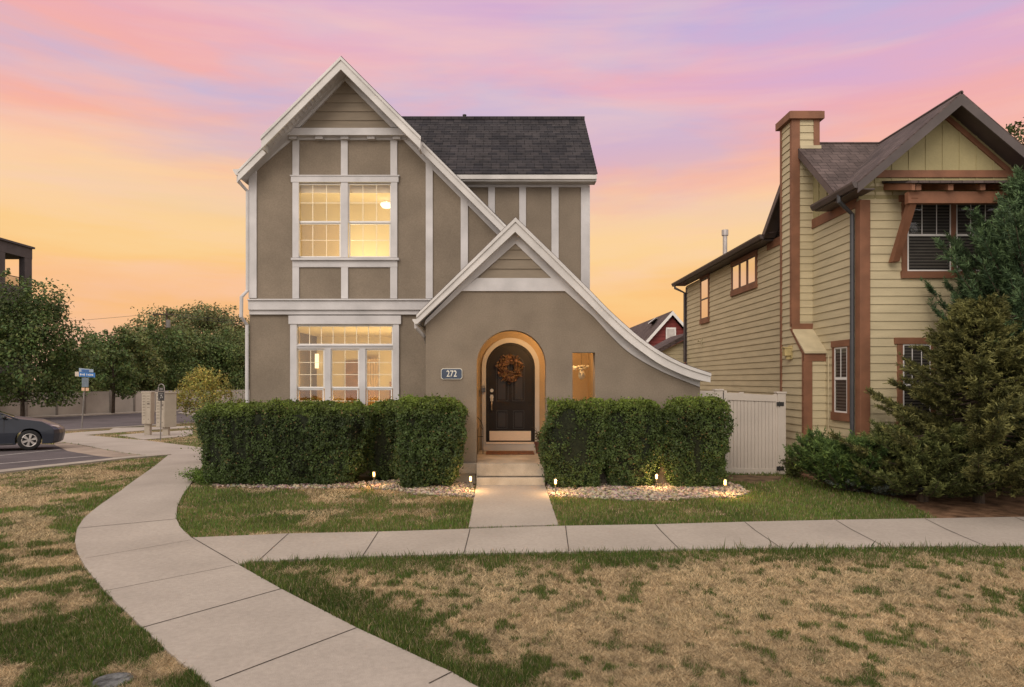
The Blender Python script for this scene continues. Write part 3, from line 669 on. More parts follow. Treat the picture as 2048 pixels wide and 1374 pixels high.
# metal garden hook left of the door
t = MB(); h0 = W(966, 905, 14.2); hz = lz
t.tube([(h0[0], 14.2, hz), (h0[0]+.0, 14.2, hz+.55), (h0[0]-.03, 14.2, hz+.66), (h0[0]-.12, 14.15, hz+.78)], .008, 6)
t.tube([(h0[0]-.11, 14.2, hz), (h0[0]-.11, 14.2, hz+.5), (h0[0]-.06, 14.2, hz+.6), (h0[0], 14.2, hz+.5)], .007, 6); t.tube([(h0[0]-.13, 14.2, hz+.36), (h0[0]+.01, 14.2, hz+.36)], .008, 6)
obj_on('wrought_iron_holder', t, 'dark', 'thin dark wrought iron holder standing at the left side of the porch', 'metal holder', None)
# pot with a dying plant
pc = W(1080.5, 905, 14.35); pot = thing('potted_plant', 'dark terracotta pot with sparse stems, right of the front door', 'potted plant', (pc[0], 14.35, lz))
s = MB(); s.lathe([(.001, 0), (.085, 0), (.12, .2), (.13, .2), (.13, .24), (.11, .24), (.10, .2), (.001, .2)], (pc[0], 14.35, lz)); s.build('pot', M['terracotta'], pot, smooth=False)
s = MB(); P = []
for k in range(16):
    a = random.uniform(0, 6.28); l = random.uniform(.15, .5); p = [(pc[0]+j/4*l*.5*math.cos(a), 14.35+j/4*l*.4*math.sin(a), lz+.2+l*math.sin(j/4*1.7)*.95) for j in range(5)]; s.tube(p, .004, 4); P += p[1:]
s.build('stem', M['bark'], pot); P = np.repeat(np.array(P), 7, 0)+rng.normal(0, .035, (len(P)*7, 3)); P = P[P[:, 2] < lz+.42]
np_mesh('leaves', leaves(P, np.tile([0, -.4, .8], (len(P), 1)), .05, .5, None), 4, np.array([.07, .06, .02])*rng.uniform(.5, 1.7, (len(P), 1))+np.zeros((1, 3)), M['leaf'], pot)
print('B ok')
# ================================================================ THE NEIGHBOUR'S HOUSE
NX, NY = 6.75, 12.76
nh = thing('sided_house', 'olive lap sided house with rust brown trim, brown shingles and a boxed chimney', 'house', (NX, NY, 0))
def npart(mb, name, m, par=None, **k): return mb.build(name, M[m] if isinstance(m, str) else m, par or nh, **k)
EZ, RZ, RX, EX, SL = 5.50, 7.10, 8.28, 6.42, .86
CY = 14.9
side = lambda u, z, o: (NX-o, u, z)            # side wall faces -X
front = lambda u, z, o: (u, NY-o, z)
s = MB()
s.box(NX+.001, 16, NY+.001, 24.7, -.3, 5.3)
s.prism([(NX+.001, NY+.001, 5.3), (RX, NY+.001, 5.3+(RX-NX)*SL+.22), (2*RX-NX, NY+.001, 5.3)], (0, 3, 0))
s.prism([(NX+.001, 13.2, 5.2), (NX+.001, 14.9, 6.7), (NX+.001, 16.6, 5.2)], (1.5, 0, 0))
npart(s, 'house_body', 'batten')
s = MB(); z0 = -.1
siding(s, [(NY, -.1), (24.7, -.1), (24.7, 5.35), (NY, 5.35)], side, z0)
siding(s, [(NX, -.1), (10.4, -.1), (10.4, 5.71), (7.08, 5.71), (NX, 5.44)], front, z0)
npart(s, 'lap_siding', 'lap')
# gable boards above the band
s = MB(); zb = 5.36
for k in range(12):
    x = 6.70+k*.315
    def top_(xx): return zb+max(0, 1.72-abs(xx-RX)*SL)
    xs = sorted([x, x+.30]+([RX] if x < RX < x+.30 else []))
    if top_(x+.15) > zb+.05: s.prism([(x, NY-.012, zb-.04)]+[(xx, NY-.012, top_(xx)) for xx in xs]+[(x+.30, NY-.012, zb-.04)], (0, .01, 0))
for k in range(12):
    x = 6.70+k*.315+.300; t = zb+1.72-abs(x-RX)*SL
    if t > zb+.1: s.box(x-.004, x+.018, NY-.024, NY, zb-.02, t)
npart(s, 'gable_boards', 'batten')
s = MB(); zz0, zz1 = W(0, 356, NY)[2], W(0, 341.5, NY)[2]; s.prism([(6.92, NY-.045, zz0), (7.10, NY-.045, zz1), (9.6, NY-.045, zz1), (9.7, NY-.045, zz0)], (0, .045, 0)); npart(s, 'gable_band', 'rust', bevel=.004)
s = MB(); s.box(NX-.03, NX+.155, NY-.035, NY+.0, -.1, 5.3); s.box(NX-.035, NX, NY-.034, NY+.15, -.1, 5.3); npart(s, 'corner_board', 'rust', bevel=.004)
s = MB()   # rake trim on the gable wall (right side shows)
for sg_ in (-1, 1):
    xe_ = 2.1 if sg_ > 0 else 1.5
    xa, xb = RX+sg_*.02, RX+sg_*xe_
    za, zb_ = 6.93, 6.93-(xe_-.02)*SL
    s.prism([(xa, NY-.04, za), (xb, NY-.04, zb_), (xb, NY-.04, zb_-.12), (xa, NY-.04, za-.12)], (0, .04, 0))
npart(s, 'rake_trim', 'rust')
# roofs
def nz(X): return RZ-abs(X-RX)*SL
FY = 12.24
def roofslab(mb, pts, t=.03): mb.add(list(pts)+[(p[0], p[1], p[2]-t) for p in pts], [tuple(range(len(pts))), tuple(range(2*len(pts)-1, len(pts)-1, -1))]+[(i, (i+1) % len(pts), len(pts)+(i+1) % len(pts), len(pts)+i) for i in range(len(pts))])
s = MB(); XE2 = 2*RX-EX; EZ2 = nz(EX)
roofslab(s, [(EX, FY, EZ2), (RX, FY, RZ), (RX, 20, RZ), (EX, 13.93, EZ2)][:2]+[(RX, CY, RZ), (EX, CY-(RZ-EZ2)/SL, EZ2)])
roofslab(s, [(RX, FY, RZ), (XE2, FY, EZ2), (XE2, 16, EZ2), (RX, 16, RZ)])
npart(s, 'roof', 'shingle_side')
s = MB(); hs = (RZ-EZ2)/SL
roofslab(s, [(EX, CY-hs, EZ2), (RX, CY, RZ), (EX, CY, RZ)])
roofslab(s, [(EX, CY+hs, EZ2), (EX, CY, RZ), (RX+.3, CY, RZ), (RX+.3, CY+hs, EZ2)])
s.tube([(EX, CY, RZ+.0), (RX, CY, RZ+.0)], .035, 6); s.tube([(RX, FY, RZ), (RX, CY, RZ)], .035, 6)
npart(s, 'roof', 'shingle_brown')
s = MB(); roofslab(s, [(EX-.02, CY+hs-.15, EZ2), (NX+3, CY+hs-.15, EZ2+.75), (NX+3, 25.15, EZ2+.75), (EX-.02, 25.15, EZ2)]); roofslab(s, [(NX+3, CY+hs, EZ2+.75), (16, CY+hs, EZ2-.3), (16, 25.15, EZ2-.3), (NX+3, 25.15, EZ2+.75)]); npart(s, 'rear_roof', 'shingle_side')
s = MB()  # front eave strip kept running past the valley
roofslab(s, [(EX, CY-hs, EZ2+.002), (EX+.25, CY-hs+.0, EZ2+.2), (EX+.05, 13.93, EZ2+.03), (EX, 13.93, EZ2+.002)]); npart(s, 'roof_edge', 'shingle_side')
fa = MB()
for sg_ in (-1, 1):
    xa, xb = RX, RX+sg_*(RX-EX); za, zc = RZ-.03, EZ2-.03
    fa.prism([(xa, FY, za), (xb, FY, zc), (xb, FY, zc-.17), (xa, FY, za-.20)], (0, .03, 0))
    fa.prism([(xa, FY+.03, za-.03), (xb, FY+.03, zc-.03), (xb, FY+.03, zc-.05), (xa, FY+.03, za-.05)], (0, NY-FY-.035, 0))
npart(fa, 'rake_fascia', 'brown')
fa = MB()
for sg_ in (-1, 1):
    ya, yb = CY, CY+sg_*hs; za, zc = RZ-.03, EZ2-.03
    fa.prism([(EX, ya, za), (EX, yb, zc), (EX, yb, zc-.15), (EX, ya, za-.17)], (.03, 0, 0))
    fa.prism([(EX+.03, ya, za-.03), (EX+.03, yb, zc-.03), (EX+.03, yb, zc-.05), (EX+.03, ya, za-.05)], (NX-EX-.03, 0, 0))
npart(fa, 'dormer_fascia', 'brown')
s = MB()
for y0, y1 in ((FY+.01, 13.93), (CY+hs-.1, 25.2)):
    s.prism([(EX+.02, y0, EZ2-.0), (EX-.10, y0, EZ2-.0), (EX-.095, y0, EZ2-.035), (EX-.055, y0, EZ2-.11), (EX+.02, y0, EZ2-.11)], (0, y1-y0, 0))
gut = npart(s, 'gutter', 'brown')
s = MB(); s.box(EX, NX, CY+hs, 24.9, EZ2-.13, EZ2-.11); s.box(EX, NX, FY+.05, 13.9, EZ2-.13, EZ2-.11); npart(s, 'soffit', 'brown')
# dormer wall: rust band + battens behind the chimney
s = MB(); s.box(NX-.03, NX, NY+.15, 17.2, 5.20, 5.40); npart(s, 'dormer_band', 'rust')
s = MB()
for k in range(9):
    y = 13.35+k*.36; h = 6.75-abs(y-CY)*SL
    if h > 5.5: s.box(NX-.02, NX, y, y+.03, 5.4, h)
s.pieces('dormer_batten', M['batten'], nh)
# downspouts
s = MB(); s.tube([(EX-.04, 12.85, EZ2-.08), (EX-.04, 12.85, EZ2-.2), (NX-.07, 12.95, EZ2-.42), (NX-.07, 12.95, .0)], .042, 8); npart(s, 'downspout', mat('dark_slate_pipe', (.055, .055, .06), .45, .08, 3))
s = MB(); s.tube([(EX-.04, 24.9, EZ2-.08), (EX-.04, 24.9, EZ2-.2), (NX-.07, 24.7, EZ2-.4), (NX-.07, 24.7, 2.6)], .045, 8); npart(s, 'downspout', 'brown')
s = MB(); s.box(NX-.03, NX, 24.6, 24.73, 2.0, 5.3); npart(s, 'corner_board', 'brown')
# chimney
CX = 6.31; CF, CB_, CL = 14.73, 15.30, 14.14; CT = 7.55; CRX = 6.86
ch = MB()
siding(ch, [(CF, -.1), (CB_, -.1), (CB_, CT), (CF, CT)], lambda u, z, o: (CX-o, u, z), z0)
siding(ch, [(CL, -.1), (CF, -.1), (CF, 3.02), (CL, 2.5)], lambda u, z, o: (CX-o, u, z), z0)
siding(ch, [(CX, 3.1), (CRX, 3.1), (CRX, CT), (CX, CT)], lambda u, z, o: (u, CF-o, z), z0)
siding(ch, [(CX, -.1), (NX, -.1), (NX, 2.4), (CX, 2.4)], lambda u, z, o: (u, CL-o, z), z0)
ch.box(CRX-.002, CRX, CF, CB_, 5, CT)
cho = npart(ch, 'chimney', 'lap')
s = MB(); w_ = .15; q = .028
s.box(CX-q, CX+w_, CF-q, CF, 3.1, CT); s.box(CX-q-.002, CX, CF, CF+.07, 3.1, CT); s.box(CRX-.10, CRX+q, CF-q, CF, 6.9, CT)
s.box(CX-q, CX, CB_-.06, CB_+.03, -.1, CT); s.box(CX-q, CX+w_, CL-q, CL, -.1, 2.5); s.box(CX-q-.002, CX, CL, CL+.07, -.1, 2.5)
s.box(CX-q, NX, CL-q-.002, CL, 2.33, 2.52); s.box(CX-q, NX, CF-q-.002, CF, 2.98, 3.16)
s.prism([(CX-q-.004, CL-.02, 2.5), (CX-q-.004, CF-.02, 3.05), (CX-q-.004, CF+.08, 3.05), (CX-q-.004, CL+.08, 2.5)], (.02, 0, 0))
s.build('chimney_trim', M['rust'], cho, bevel=.003)
s = MB(); s.prism([(CX-.03, CL-.07, 2.49), (CX-.03, CF, 3.02), (CX-.03, CF, 3.06), (CX-.03, CL-.07, 2.53)], (NX-CX+.03, 0, 0)); s.build('chimney_shoulder', M['cream'], cho)
s = MB(); s.box(CX-.1, CRX+.1, CF-.1, CB_+.1, CT, CT+.16); s.box(CX-.06, CRX+.06, CF-.06, CB_+.06, CT+.16, CT+.18); s.build('chimney_cap', M['rust'], cho, bevel=.004)
s = MB(); s.box(CX+.15, CRX+.05, CF-.05, CF-.03, 6.92, 6.99); s.build('flashing', M['cream'], cho)
s = MB(); s.tube([(NX-.02, 13.98, 2.45), (NX-.02, 13.98, .1)], .012, 6); npart(s, 'conduit', 'cream')
# vent pipe on the rear roof
vp = W(1450, 500, 19.5); s = MB(); s.tube([(vp[0]+.9, 22.3, 6.0), (vp[0]+.9, 22.3, 7.62)], .075, 10); s.tube([(vp[0]+.9, 22.3, 7.4), (vp[0]+.9, 22.3, 7.62)], .11, 10)
s = MB(); X_ = (1450-VX)/F*22.0; s.tube([(X_, 22.0, 5.4), (X_, 22.0, 6.62)], .07, 10); s.tube([(X_, 22.0, 6.60), (X_, 22.0, 6.78)], .105, 10); npart(s, 'vent_pipe', mat('galvanised_pipe', (.42, .38, .36), .4, .08, 5, metal=.4))
# windows
def swin(y0, y1, z0_, z1_, zm=None, n=1, mirror=False, trimw=.09):
    yy0, yy1 = min(y0, y1), max(y0, y1); s = MB(); o = .04
    def bx(a, b, c, d, o0=o, o1=0): s.box(NX-o0, NX-o1, a, b, c, d)
    bx(yy0-trimw, yy0, z0_, z1_); bx(yy1, yy1+trimw, z0_, z1_); bx(yy0-trimw-.02, yy1+trimw+.02, z1_, z1_+.13, .055); bx(yy0-trimw-.02, yy1+trimw+.02, z0_-.16, z0_, .06)
    for k in range(1, n): y = yy0+(yy1-yy0)*k/n; bx(y-.045, y+.045, z0_, z1_)
    w = npart(s, 'window', 'rust', bevel=.003)
    fr = MB(); gl = MB(); sl = MB(); bk = MB(); bk.box(NX-.024, NX-.0195, yy0, yy1, z0_, z1_)
    for k in range(n):
        a = yy0+(yy1-yy0)*k/n+(.045 if k else 0); b = yy0+(yy1-yy0)*(k+1)/n-(.045 if k < n-1 else 0); e = .03
        for q in ((a, a+e, z0_, z1_), (b-e, b, z0_, z1_), (a+e, b-e, z0_, z0_+e), (a+e, b-e, z1_-e, z1_)): fr.box(NX-.034, NX-.024, *q)
        if zm: fr.box(NX-.037, NX-.024, a+e, b-e, zm-.025, zm+.025)
        if not mirror:
            if zm: fr.box(NX-.034, NX-.028, (a+b)/2-.01, (a+b)/2+.01, zm+.025, z1_-e)
            z = z0_+.06
            while z < z1_-.05: sl.box(NX-.0265, NX-.0242, a+e, b-e, z, z+.035); z += .062
        gl.add([(NX-.029, a+e, z0_+e), (NX-.029, b-e, z0_+e), (NX-.029, b-e, z1_-e), (NX-.029, a+e, z1_-e)], [(0, 1, 2, 3)])
    fr.build('sash', M['brown' if mirror else 'vinyl'], w); gl.build('pane', M['mirrorp' if mirror else 'glassd'], w)
    if not mirror: bk.build('dark_back', M['inner'], w); sl.build('blind', M['slat'], w)
def sideY(px): return F*NX/(px-VX)
def sideZ(px, py): return CH+(VY-py)*NX/(px-VX)
swin(sideY(1672), sideY(1698), sideZ(1684, 825), sideZ(1684, 694), sideZ(1684, 757))
swin(sideY(1404), sideY(1418), sideZ(1411, 637), sideZ(1411, 556), sideZ(1411, 598), mirror=True)
swin(sideY(1467), sideY(1513), sideZ(1490, 573), sideZ(1490, 522), None, 3, True)
def fwin(x0, x1, ytop, ybot, ym, n, head=True):
    Y = NY; s = MB(); t = 10
    s.pbox(x0-t, x0, ytop-2, ybot, Y-.045, .045); s.pbox(x1, x1+t, ytop-2, ybot, Y-.045, .045)
    s.pbox(x0-t-1, x1+t+2, ybot, ybot+14, Y-.06, .06); s.pbox(x0-t-5, x1+t+4, ytop-15, ytop-2, Y-.06, .06)
    for k in range(1, n): x = x0+(x1-x0)*k/n; s.pbox(x-5, x+5, ytop-2, ybot, Y-.045, .045)
    w = npart(s, 'window', 'rust', bevel=.003)
    fr = MB(); sl = MB(); gl = MB(); bk = MB(); bk.pbox(x0, x1, ytop-2, ybot, Y-.026, .006)
    for k in range(n):
        a = x0+(x1-x0)*k/n+(5 if k else 0); b = x0+(x1-x0)*(k+1)/n-(5 if k < n-1 else 0); e = 2.6
        for q in ((a, a+e, ytop-2, ybot), (b-e, b, ytop-2, ybot), (a+e, b-e, ytop-2, ytop+1), (a+e, b-e, ybot-e, ybot), (a+e, b-e, ym-2, ym+2)): fr.pbox(*q, Y-.036, .01)
        for j in (1, 2): x = a+(b-a)*j/3; fr.pbox(x-.7, x+.7, ytop+1, ym-2, Y-.034, .006)
        y = ytop+3
        while y < ybot-5: sl.pbox(a+e, b-e, y, y+3.4, Y-.0285, .002); y += 6.2
        p, q = W(a+e, ytop, Y-.031), W(b-e, ybot-e, Y-.031); gl.add([(p[0], p[1], p[2]), (q[0], p[1], p[2]), (q[0], p[1], q[2]), (p[0], p[1], q[2])], [(0, 1, 2, 3)])
    fr.build('sash', M['vinyl'], w); sl.build('blind', M['slat'], w); gl.build('pane', M['glassd'], w); bk.build('dark_back', M['inner'], w)
fwin(1815, 2000, 405, 542, 470, 2); fwin(1806, 1862, 690, 842, 770, 1)
# awning over the front window
s = MB(); a0, a1 = 7.16, 9.9; yf = 11.86; zf, zw = 5.40, 5.66
roofslab(s, [(a0-.03, yf-.03, zf), (a1, yf-.03, zf), (a1, NY, zw), (a0-.03, NY, zw)], .045)
aw = npart(s, 'awning_roof', 'shingle_brown')
s = MB(); s.prism([(a0, yf+.01, zf-.045), (a0, NY, zw-.05), (a0, NY, zw-.17), (a0, yf+.01, zf-.16)], (.06, 0, 0))
for k in range(5): x = a0+.10+k*.56; s.prism([(x, yf+.05, zf-.045), (x, NY, zw-.05), (x, NY, zw-.17), (x, yf+.05, zf-.15)], (.09, 0, 0))
s.pieces('awning_rafter', M['rust'], aw)
s = MB(); s.box(a0+.02, a1-.1, 12.0, 12.11, 5.05, 5.255)
for x in (a0+.07, a1-.4): s.prism([(x, 11.99, 5.14), (x, 12.12, 5.14), (x, NY-.05, 4.12), (x, NY-.20, 4.12)], (.12, 0, 0))
s.pieces('awning_brace', M['rust'], aw)
# wall lantern / meter box on the chimney side
s = MB(); ly = F*CX/(1583-VX); lz_ = CH+(VY-706)*CX/(1583-VX)
s.box(CX-.035, CX-.015, ly-.09, ly+.09, lz_-.14, lz_+.16); s.box(CX-.17, CX-.035, ly-.07, ly+.07, lz_-.06, lz_+.10); s.box(CX-.19, CX-.03, ly-.085, ly+.085, lz_+.10, lz_+.125); s.box(CX-.12, CX-.035, ly-.03, ly+.03, lz_-.14, lz_-.06)
npart(s, 'wall_light', mat('painted_lantern', (.42, .33, .15), .6, .15, 8), bevel=.004)
s = MB(); hb = (NX, F*NX/(1403-VX), CH+(VY-683)*NX/(1403-VX)); s.tube([(NX-.02, hb[1], hb[2]), (NX-.12, hb[1], hb[2]), (NX-.12, hb[1]-.1, hb[2]+.05)], .02, 6); s.tube([(NX-.03, hb[1]-.1, hb[2]+.1), (NX-.03, hb[1]-.1, hb[2]-.22)], .02, 6); npart(s, 'pipe_stub', 'cream')
# small rear lean-to roof
s = MB(); p = W(1312, 692, 25.2); q = W(1376, 668, 27.5)
roofslab(s, [(5.6, 24.72, 3.0), (6.9, 24.72, 3.70), (6.9, 27.6, 3.70), (5.6, 27.6, 3.0)], .16); npart(s, 'lean_to_roof', 'shingle_brown')
s = MB(); s.box(5.8, NX, 24.95, 27.4, -.3, 2.9); siding(s, [(5.78, -.1), (NX, -.1), (NX, 3.42), (5.78, 2.93)], lambda u, z, o: (u, 24.93-o, z), z0); npart(s, 'lean_to_wall', 'lap')
# ---- red house in the distance
RY = 38.0; rh = thing('red_house', 'small dark red clapboard house with white gable trim far behind between the houses', 'house', W(1345, 760, RY))
pk = W(1345, 622, RY); le = W(1262, 715, RY)
sl_ = (pk[2]-le[2])/(pk[0]-le[0]); ri = (2*pk[0]-le[0], RY, le[2])
s = MB(); s.prism([(le[0]+.3, RY+.3, -1), (le[0]+.3, RY+.3, le[2]), (pk[0], RY+.3, pk[2]-.25), (ri[0]-.3, RY+.3, ri[2]), (ri[0]-.3, RY+.3, -1)], (0, 12, 0)); s.build('wall', M['redsid'], rh)
s = MB(); siding(s, [(le[0]+.3, 1.0), (ri[0]-.3, 1.0), (ri[0]-.3, le[2]), (pk[0], pk[2]-.25), (le[0]+.3, le[2])], lambda u, z, o: (u, RY+.29-o, z), 0, .2, .03); s.build('lap_siding', M['redsid'], rh)
s = MB(); RB = RY+10
for sg_ in (-1, 1):
    e = le if sg_ < 0 else ri
    s.prism([(pk[0], RY-.02, pk[2]+.02), (e[0], RY-.02, e[2]+.02), (e[0], RY-.02, e[2]-.08), (pk[0], RY-.02, pk[2]-.08)], (0, 13, 0))
s.build('roof', M['shingle_side'], rh)
s = MB()
for sg_ in (-1, 1):
    e = le if sg_ < 0 else ri
    s.prism([(pk[0], RY-.07, pk[2]), (e[0], RY-.07, e[2]), (e[0], RY-.07, e[2]-.22), (pk[0], RY-.07, pk[2]-.22)], (0, .05, 0))
s.build('gable_trim', M['vinyl'], rh)
s = MB(); s.pbox(1332, 1352, 655, 684, RY+.2, .08); rw = s.build('window', M['vinyl'], rh); s = MB(); s.pbox(1335, 1349, 658, 681, RY+.17, .03); s.build('pane', mat('pale_shade', (.5, .45, .42), .5, .1, 3), rw)
s = MB(); s.prism([W(1296, 648, 40), W(1310, 637, 40), W(1318, 637, 41.5), W(1304, 648, 41.5)], (0, 0, .05)); s.build('skylight', M['vinyl'], rh)
# ================================================================ GATE
GY = 14.1
gt = thing('yard_gate', 'white vinyl privacy gate between the two houses, closed', 'gate', W(1500, 950, GY))
s = MB(); s.pbox(1556, 1572, 786, 956, GY-.06, .14); s.pbox(1554, 1574, 783.5, 787, GY-.075, .17); gp = s.build('gate_post', M['gatev'], gt, bevel=.006)
s = MB(); s.pbox(1431, 1446, 781, 956, GY-.06, .14); s.pbox(1429, 1448, 778, 781.5, GY-.075, .17); s.build('gate_post', M['gatev'], gt, bevel=.006)
s = MB(); n = 14
for k in range(n):
    a = 1453+k*(1552-1453)/n; s.pbox(a+.25, a+(1552-1453)/n-.25, 797, 938, GY-.010, .02)
s.build('gate_board', M['gatev'], gt, bevel=.003)
s = MB()
s.pprism([(1447.5, 781), (1454, 781), (1454, 785), (1479, 786), (1479, 784), (1488, 784), (1488, 787), (1546, 790), (1552, 788), (1558, 788), (1558, 950), (1447.5, 948)], GY-.03, .05, [[(1454, 800), (1551.5, 803.5), (1551.5, 938), (1454, 936)]])
s.build('gate_frame', M['gatev'], gt, bevel=.004)
for y in (808, 937):
    s = MB(); s.pbox(1553.5, 1568, y-4, y+4, GY-.072, .01); s.tube([W(1559, y-5, GY-.075), W(1559, y+5, GY-.075)], .012, 8); s.build('hinge', M['dark'], gt)
s = MB(); s.tube([W(1559, 800, GY-.035), W(1559, 952, GY-.035)], .012, 6); s.tube([W(1446.5, 785, GY-.03), W(1446.5, 958, GY-.03)], .010, 6); s.build('gate_rod', M['dark'], gt)
sf = thing('side_fence', 'short run of white vinyl fence between the low curved eave and the gate', 'fence', W(1418, 950, GY))
s = MB(); s.box(W(1396, 0, GY)[0], W(1431, 0, GY)[0], GY-.03, GY+.03, W(0, 797, GY)[2], W(0, 781.5, GY)[2]); s.build('rail', M['gatev'], sf, bevel=.004)
s = MB(); s.pbox(1396, 1431, 797, 952, GY-.01, .02); s.build('fence_panel', M['gatev'], sf)
print('C ok')
# ================================================================ GROUND
def V3(px): return [G(x, y) for x, y in px]
def slab(name, polys, m, dz, th=.12, joints=None, mi2='joint', res=.5):
    mb = bmesh.new()
    mats = [M[m], M[mi2]]
    for poly in polys:
        pts = [Vector((p[0], p[1], 0)) for p in poly]
        tri = tessellate_polygon([pts]); vs = [mb.verts.new(p) for p in pts]
        fs = []
        for t in tri:
            try: fs.append(mb.faces.new([vs[i] for i in t]))
            except ValueError: pass
    for _ in range(4):
        es = [e for e in mb.edges if e.calc_length() > res*(1+e.verts[0].co.y*.03)]
        if not es: break
        bmesh.ops.subdivide_edges(mb, edges=es, cuts=1, use_grid_fill=False); bmesh.ops.triangulate(mb, faces=mb.faces)
    for f in mb.faces:
        f.normal_update()
        if f.normal.z < 0: f.normal_flip()
    r = bmesh.ops.extrude_face_region(mb, geom=list(mb.faces)); up = [v for v in r['geom'] if isinstance(v, bmesh.types.BMVert)]
    ups = set(up)
    for v in mb.verts: v.co.z = gz(v.co.x, v.co.y)+(dz if v in ups else dz-th)
    bmesh.ops.recalc_face_normals(mb, faces=mb.faces)
    me = bpy.data.meshes.new(name); mb.to_mesh(me); mb.free()
    for q in mats: me.materials.append(q)
    if joints:
        jb = bmesh.new(); jb.from_mesh(me)
        for (a, b, w) in joints:
            a, b = Vector(a), Vector(b); n = max(2, int((b-a).length/.4)); d = (b-a); pn = Vector((-d.y, d.x, 0)).normalized()*w/2; prev = None
            for k in range(n+1):
                p = a+d*k/n; wob = pn*(.6*math.sin(k*1.7+a.x)); z = gz(p.x, p.y)+dz+.003
                pr = [jb.verts.new((p.x+pn.x+wob.x*.3, p.y+pn.y, z)), jb.verts.new((p.x-pn.x+wob.x*.3, p.y-pn.y, z))]
                if prev: f = jb.faces.new((prev[0], prev[1], pr[1], pr[0])); f.material_index = 1; f.normal_update(); (f.normal.z < 0) and f.normal_flip()
                prev = pr
        jb.to_mesh(me); jb.free()
    o = link(name, me); return prop(o, kind='structure')
# big terrain sheet
xs = np.unique(np.concatenate([np.linspace(-400, -60, 18), np.arange(-60, 16, .5), np.arange(16, 60, 4), np.linspace(60, 400, 12)]))
ys = np.unique(np.concatenate([np.arange(-12, 30, .5), np.arange(30, 100, 2), np.linspace(100, 900, 20)]))
vs = [(x, y, gz(x, y)) for y in ys for x in xs]; nx = len(xs)
me = bpy.data.meshes.new('ground'); me.from_pydata(vs, [], [(j*nx+i, j*nx+i+1, (j+1)*nx+i+1, (j+1)*nx+i) for j in range(len(ys)-1) for i in range(nx-1)])
def lawnmat():
    m = bpy.data.materials.new('lawn_soil'); m.use_nodes = True; nt = m.node_tree; N = nt.nodes; L = nt.links; b = N['Principled BSDF']; b.inputs['Roughness'].default_value = 1; b.inputs['Specular IOR Level'].default_value = .1
    tc = N.new('ShaderNodeTexCoord')
    def nz_(s, d): n = N.new('ShaderNodeTexNoise'); n.inputs['Scale'].default_value = s; n.inputs['Detail'].default_value = d; L.new(tc.outputs['Object'], n.inputs['Vector']); return n.outputs['Fac']
    r = N.new('ShaderNodeValToRGB'); L.new(nz_(.8, 7), r.inputs[0]); cr = r.color_ramp
    cr.elements[0].position = .38; cr.elements[0].color = (.055, .062, .02, 1); cr.elements[1].position = .60; cr.elements[1].color = (.24, .165, .085, 1)
    mr = N.new('ShaderNodeMapRange'); L.new(nz_(45, 5), mr.inputs[0]); mr.inputs[1].default_value = .3; mr.inputs[2].default_value = .7; mr.inputs[3].default_value = .5; mr.inputs[4].default_value = 1.4
    mm = N.new('ShaderNodeMix'); mm.data_type = 'RGBA'; mm.blend_type = 'MULTIPLY'; mm.inputs[0].default_value = 1; L.new(r.outputs[0], mm.inputs[6]); L.new(mr.outputs[0], mm.inputs[7]); L.new(mm.outputs[2], b.inputs['Base Color'])
    return m
me.materials.append(lawnmat()); prop(link('ground', me), kind='structure')
# outlines read off the photograph and laid on the ground
LE = [(412.6, 1374), (342, 1315), (285.6, 1262), (210, 1188), (171, 1139), (154, 1107), (150, 1085.5), (154, 1061), (168.5, 1039), (195, 1017), (244, 983), (293, 946), (340, 910)]
RE = [(940, 1374), (903, 1352), (713, 1262), (561.5, 1183), (476, 1134), (381, 1078), (361, 1058.7), (352.5, 1041.6), (354, 1017), (364, 995), (376, 978), (391, 957), (405, 935), (418, 910)]
bL, bR = G(600, 1560), G(1400, 1600)
path_poly = [G(*p) for p in LE]+[G(422, 900)][:0]+[G(*p) for p in RE[::-1]]
ext = [G(1330, 1560), G(590, 1560)]
path_full = ext[1:]+[G(*p) for p in LE]+[G(*p) for p in RE[::-1]]+ext[:1]
J = []
for a, b in (((154, 1061), (353, 1042)), ((171, 1122), (381, 1085)), ((210, 1188), (470, 1136)), ((286, 1262), (562, 1184)), ((430, 1372), (713, 1263)), ((858, 1376), (905, 1352)), ((381, 1078), (476, 1134))):
    J.append((G(*a), G(*b), .012 if b[0] not in (381, 470) else .006))
slab('path', [path_full], 'conc', .03, joints=J)
SWU = [(381, 1075), (577, 1070.5), (757, 1067), (940, 1061), (1131, 1055), (1310, 1052), (1490, 1047), (1672, 1043), (2048, 1037), (2500, 1029)]
SWL = [(476, 1134.5), (505, 1127), (725, 1118), (928, 1112), (1138, 1108), (1358, 1103), (1560, 1100), (1768, 1098), (2048, 1096), (2600, 1090)]
J = [(G(a, b), G(c, d), .011) for a, b, c, d in ((577, 1071, 518, 1125), (757, 1067, 725, 1117), (940, 1062, 928, 1111), (1131, 1056, 1138, 1107), (1310, 1052, 1358, 1102), (1490, 1048, 1560, 1099), (1672, 1044, 1768, 1097), (1850, 1041, 1970, 1096), (2030, 1038, 2170, 1094))]
sw = [G(*p) for p in SWU]+[G(*p) for p in SWL[::-1]]
sw[0] = G(379, 1079); slab('sidewalk', [sw], 'conc', .026, joints=J)
wk = [G(937, 1059.6), G(1117, 1054), G(1090, 972.9), G(953, 972.9)]
wk[2] = (sx1, 12.41, 0); wk[3] = (sx0, 12.41, 0)
slab('walkway', [wk], 'conc', .028, joints=[(G(937, 1059), G(1117, 1054), .012)])
